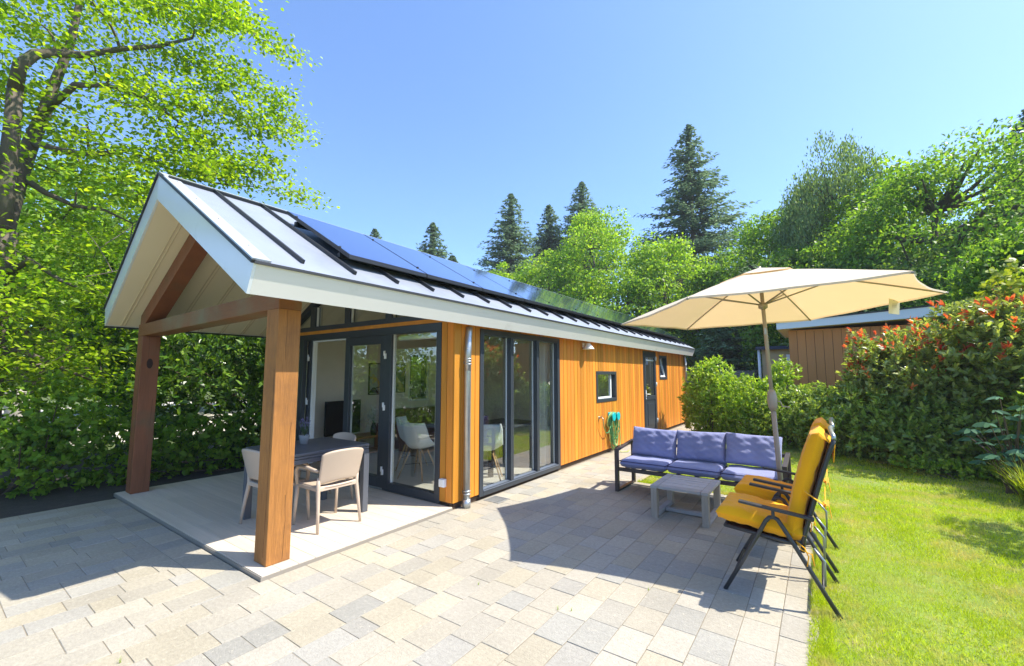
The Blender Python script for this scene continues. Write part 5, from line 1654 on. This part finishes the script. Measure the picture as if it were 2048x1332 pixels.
# ---- right hand planting
HG = 'shrubs bordering the lawn'
shrub('evergreen_shrub', 'bright glossy bush at the far end of the cabin wall', 'shrub', (-2.35, 12.3, 0), (.72, .75, 1.85), L_shrub_b, 1400, 9, .09, .036, 61, box=.25, depth=.5, group=HG, full=True, noise=.2, up=.8)
shrub('evergreen_shrub', 'low dense shrub behind the left cushion of the blue sofa', 'shrub', (-1.35, 11.9, 0), (.85, .75, 1.45), L_shrub_b, 1300, 9, .08, .034, 62, box=.45, depth=.5, group=HG, full=True, up=.7)
shrub('evergreen_shrub', 'dark glossy shrub behind the parasol pole', 'shrub', (-.35, 11.6, 0), (.85, .85, 1.30), L_shrub, 1500, 10, .07, .028, 63, box=.35, depth=.65, group=HG, noise=.28, full=True)
shrub('evergreen_shrub', 'upright fresh green shrub reaching up beside the brown shed wall', 'shrub', (-.75, 12.2, 0), (.42, .4, 1.9), L_shrub_b, 420, 9, .09, .035, 68, box=.2, depth=.5, group=HG, full=True, up=.9)
shrub('evergreen_shrub', 'dark shrub with pale leaf tips below the brown shed', 'shrub', (.30, 11.1, 0), (.75, .8, 1.42), L_shrub, 1500, 10, .075, .03, 64, box=.4, depth=.5, group=HG, full=True, noise=.2, up=.7)
shrub('photinia', 'photinia bush with orange red young leaves in front of the brown shed', 'shrub', (1.0, 10.9, 0), (.68, .65, 2.55), L_photinia, 1300, 9, .105, .042, 65, box=.25, depth=.6, tips=(L_red, .8, -.1, 'red_leaves'), noise=.30, up=1.0, stems=10, full=True)
shrub('photinia', 'lower photinia with a few red shoots between the two taller ones', 'shrub', (1.55, 10.5, 0), (.75, .7, 2.12), L_photinia, 1300, 9, .105, .042, 75, box=.3, depth=.6, tips=(L_red, .6, -.2, 'red_leaves'), noise=.28, up=.9, stems=10, full=True)
shrub('photinia', 'large grey green photinia with scattered red tips right of the brown shed', 'shrub', (2.45, 10.2, 0), (.85, .8, 2.62), L_photinia, 2100, 9, .115, .046, 66, box=.35, depth=.6, tips=(L_red, .5, -.25, 'red_leaves'), noise=.26, up=.9, stems=10, full=True)
shrub('evergreen_shrub', 'dark bushy lower growth under the photinias along the lawn edge', 'shrub', (1.5, 9.95, 0), (1.3, .45, 1.25), L_shrub, 1300, 9, .10, .04, 76, box=.5, depth=.6, group=HG, noise=.25, up=.5, full=True)
shrub('hazel', 'yellow green leafy bush above the hedge at the right edge', 'shrub', (3.05, 10.9, 0), (.95, .8, 3.35), L_yellow, 1100, 7, .10, .075, 67, box=.35, depth=.6, noise=.2, up=.2, spread=1.3, full=True)
shrub('evergreen_shrub', 'tall dark shrub at the right edge behind the fig leaves', 'shrub', (3.2, 9.4, 0), (.9, .9, 2.5), L_shrub, 1100, 9, .11, .045, 69, box=.35, depth=.65, group=HG, noise=.28, full=True)
shrub('ground_ivy', 'low ground cover leaves at the foot of the hedge on the right', 'shrub', (1.75, 9.45, 0), (.75, .28, .30), L_shrub_b, 320, 7, .055, .035, 70, box=.2, depth=.7, stems=3)
broad(2600, 560, 7.7, 118, L_broad, 81, 'small garden tree standing outside the picture whose shade falls on the lawn', name='garden_tree', low=1.9, n=40, per=90, leaf=.09, tr=.07)
# fig with big lobed leaves
def fig():
    rng = np.random.default_rng(5)
    r = empty('fig_bush', (2.02, 8.6, 0), 'young fig with large lobed blue green leaves at the right edge', 'shrub')
    V = []; mb = MB()
    for i in range(42):
        c = np.array([2.05 + rng.normal() * .24, 8.55 + rng.normal() * .22, .35 + abs(rng.normal()) * .42])
        mb.tube([(2.02 + rng.normal() * .06, 8.6, 0), tuple((c + [2.02, 8.6, .1]) / 2 + [0, 0, .1]), tuple(c)], [.012, .008, .004], 5, cap=False)
        az = rng.uniform(0, 6.28); S = rng.uniform(.13, .2)
        Nn = unit(np.array([[.3 * rng.normal(), -.8 + .3 * rng.normal(), .6]]))[0]
        for k, (da, l) in enumerate(((0, 1.1), (.72, .95), (-.72, .95), (1.5, .7), (-1.5, .7))):
            D = np.array([cos(az + da), sin(az + da), -.18])
            V.append(leaf_polys(c[None], D[None], Nn[None], [S * l], [S * .34 * l], 6, .12))
    fast_mesh('leaves', np.concatenate(V), 6, L_fig, r); mb.build('stem', M['twig'], r)
fig()
def tuft(loc, n, h, label, name='ornamental_grass', mt=L_yellow, seed=1):
    rng = np.random.default_rng(seed)
    r = empty(name, tuple(loc), label, 'grass clump')
    V = []
    for i in range(n):
        az = rng.uniform(0, 6.28); lean = rng.uniform(.1, .8); L = h * rng.uniform(.6, 1.1)
        p = np.array(loc, float) + [rng.normal() * .03 * h / .5, rng.normal() * .03 * h / .5, 0]
        w = .008 * h / .5
        side = np.array([-sin(az), cos(az), 0])
        prev = p
        for k in range(4):
            t = (k + 1) / 4
            q = p + np.array([cos(az) * lean * L * t ** 1.6, sin(az) * lean * L * t ** 1.6, L * (t - .35 * lean * t * t)])
            w0 = w * (1 - k / 4); w1 = w * (1 - (k + 1) / 4) + .0003
            V += [prev - side * w0, prev + side * w0, q + side * w1, q - side * w1]
            prev = q
    fast_mesh('blades', np.array(V), 4, mt, r)
tuft((1.98, 7.95, 0), 190, .62, 'spiky yellow green grass clump at the right edge of the lawn')
for i, (px, py, lb) in enumerate(((957, 1170, 'tiny weed tuft in a paving joint nearest the cabin porch'), (1143, 1222, 'tiny weed tuft in a paving joint in the middle foreground'), (1116, 1220, 'second tiny weed in the middle foreground, left of its twin'), (240, 1326, 'small green weed at the bottom left edge of the paving'), (1297, 1181, 'tiny dry weed at the front edge of the parasol shade'))):
    rr = ray(px, py); t = -CAMH / rr[2]
    tuft((rr[0] * t, rr[1] * t, 0), 14, .035, lb, 'weed', L_shrub_b, 30 + i)

# ================================================================== NEIGHBOURING BUILDINGS
def brown_shed():
    r = empty('brown_shed', (.9, 14, 0), 'brown board clad shed with pale fascia behind the photinia', 'shed')
    Y = 13.4; x0, x1 = -.62, 2.15
    mb = MB(); x = x0; rg = random.Random(3)
    while x < x1 - .01:
        xx = min(x + .185, x1); mb.box((x + .004, Y + rg.uniform(0, .003), 0), (xx - .004, Y + .03, 2.72)); x = xx
    y = Y + .031
    while y < Y + 2.8:
        mb.box((x0, y + .004, 0), (x0 + .03, y + .181, 2.72)); mb.box((x1 - .03, y + .004, 0), (x1, y + .181, 2.72)); y += .185
    mb.build('wall', M['brown_board'], r)
    mb = MB(); mb.box((x0 + .031, Y + .031, 0), (x1 - .031, Y + 2.78, 2.70)); mb.build('wall_core', M['siding_back'], r)
    mb = MB()
    mb.prism([(x0 - .24, Y - .30, 2.735), (x1 + .12, Y - .30, 2.86), (x1 + .12, Y - .30, 3.085), (x0 - .24, Y - .30, 2.90)], (0, .03, 0))
    mb.prism([(x0 - .24, Y - .2695, 2.735), (x0 - .24, Y - .2695, 2.90), (x0 - .24, Y + 3, 2.90), (x0 - .24, Y + 3, 2.735)], (.03, 0, 0))
    mb.build('fascia', mat('pale_blue_fascia', (.66, .73, .78), .45), r)
    mb = MB(); mb.prism([(x0 - .205, Y - .2695, 2.74), (x1 + .12, Y - .2695, 2.865), (x1 + .12, Y + 3, 2.865), (x0 - .205, Y + 3, 2.74)], (0, 0, .02))
    mb.build('soffit', M['soffit'], r)
    mb = MB(); mb.prism([(x0 - .27, Y - .32, 2.902), (x1 + .14, Y - .32, 3.088), (x1 + .14, Y + 3.02, 3.088), (x0 - .27, Y + 3.02, 2.902)], (0, 0, .03)); mb.build('roof', M['seam'], r)
brown_shed()
r = empty('cream_hut', (-1.2, 20, 0), 'cream weatherboarded hut with dark roof edge left of the brown shed', 'hut')
mb = MB()
for k in range(16): mb.prism([(-1.78, 19.0, .1 + k * .15), (-1.78, 18.982, .1 + k * .15), (-1.78, 19.0, .245 + k * .15)], (2.6, 0, 0))
mb.box((-1.78, 19.001, 0), (.82, 21.5, 2.5)); mb.build('wall', M['cream_board'], r)
mb = MB(); mb.box((-1.95, 18.75, 2.501), (1.0, 21.7, 2.62)); mb.build('roof', M['dark_roof'], r)
mb = MB(); mb.tube([(-1.86, 18.9, 0), (-1.86, 18.9, 2.5)], .05, 10); mb.build('downpipe', M['white_pvc'], r)
mb = MB(); mb.box((-.98, 18.9, 1.98), (-.72, 18.98, 2.30)); mb.build('meter_box', M['white_pvc'], r)
r = empty('low_tiled_roof', (-3.3, 21, 0), 'low grey tiled roof just above the hedge beyond the cabin end', 'outbuilding')
mb = MB(); rg = random.Random(1)
for i in range(18):
    for j in range(6):
        x = -4.3 + i * .12; y = 19.6 + j * .25
        mb.box((x + .003, y, 1.42 + j * .055 + rg.uniform(0, .006)), (x + .117, y + .27, 1.445 + j * .055 + rg.uniform(0, .006)))
mb.build('roof', M['tile'], r)
mb = MB(); mb.box((-4.2, 19.8, 0), (-2.25, 21.0, 1.40)); mb.build('wall', M['cream_board'], r)

# ================================================================== THE AIR
def haze():
    mb = MB(); mb.box((-75, -12, -2.5), (75, 75, 40))
    m = bpy.data.materials.new('thin_haze'); m.use_nodes = True
    nt = m.node_tree; nt.nodes.remove(nt.nodes['Principled BSDF'])
    v = nt.nodes.new('ShaderNodeVolumePrincipled'); v.inputs['Color'].default_value = (.85, .92, 1, 1); v.inputs['Density'].default_value = .0009
    nt.links.new(v.outputs[0], nt.nodes['Material Output'].inputs['Volume'])
    tag(mb.build('haze', m), 'thin bright summer haze in the air', 'haze', kind='stuff')
haze()
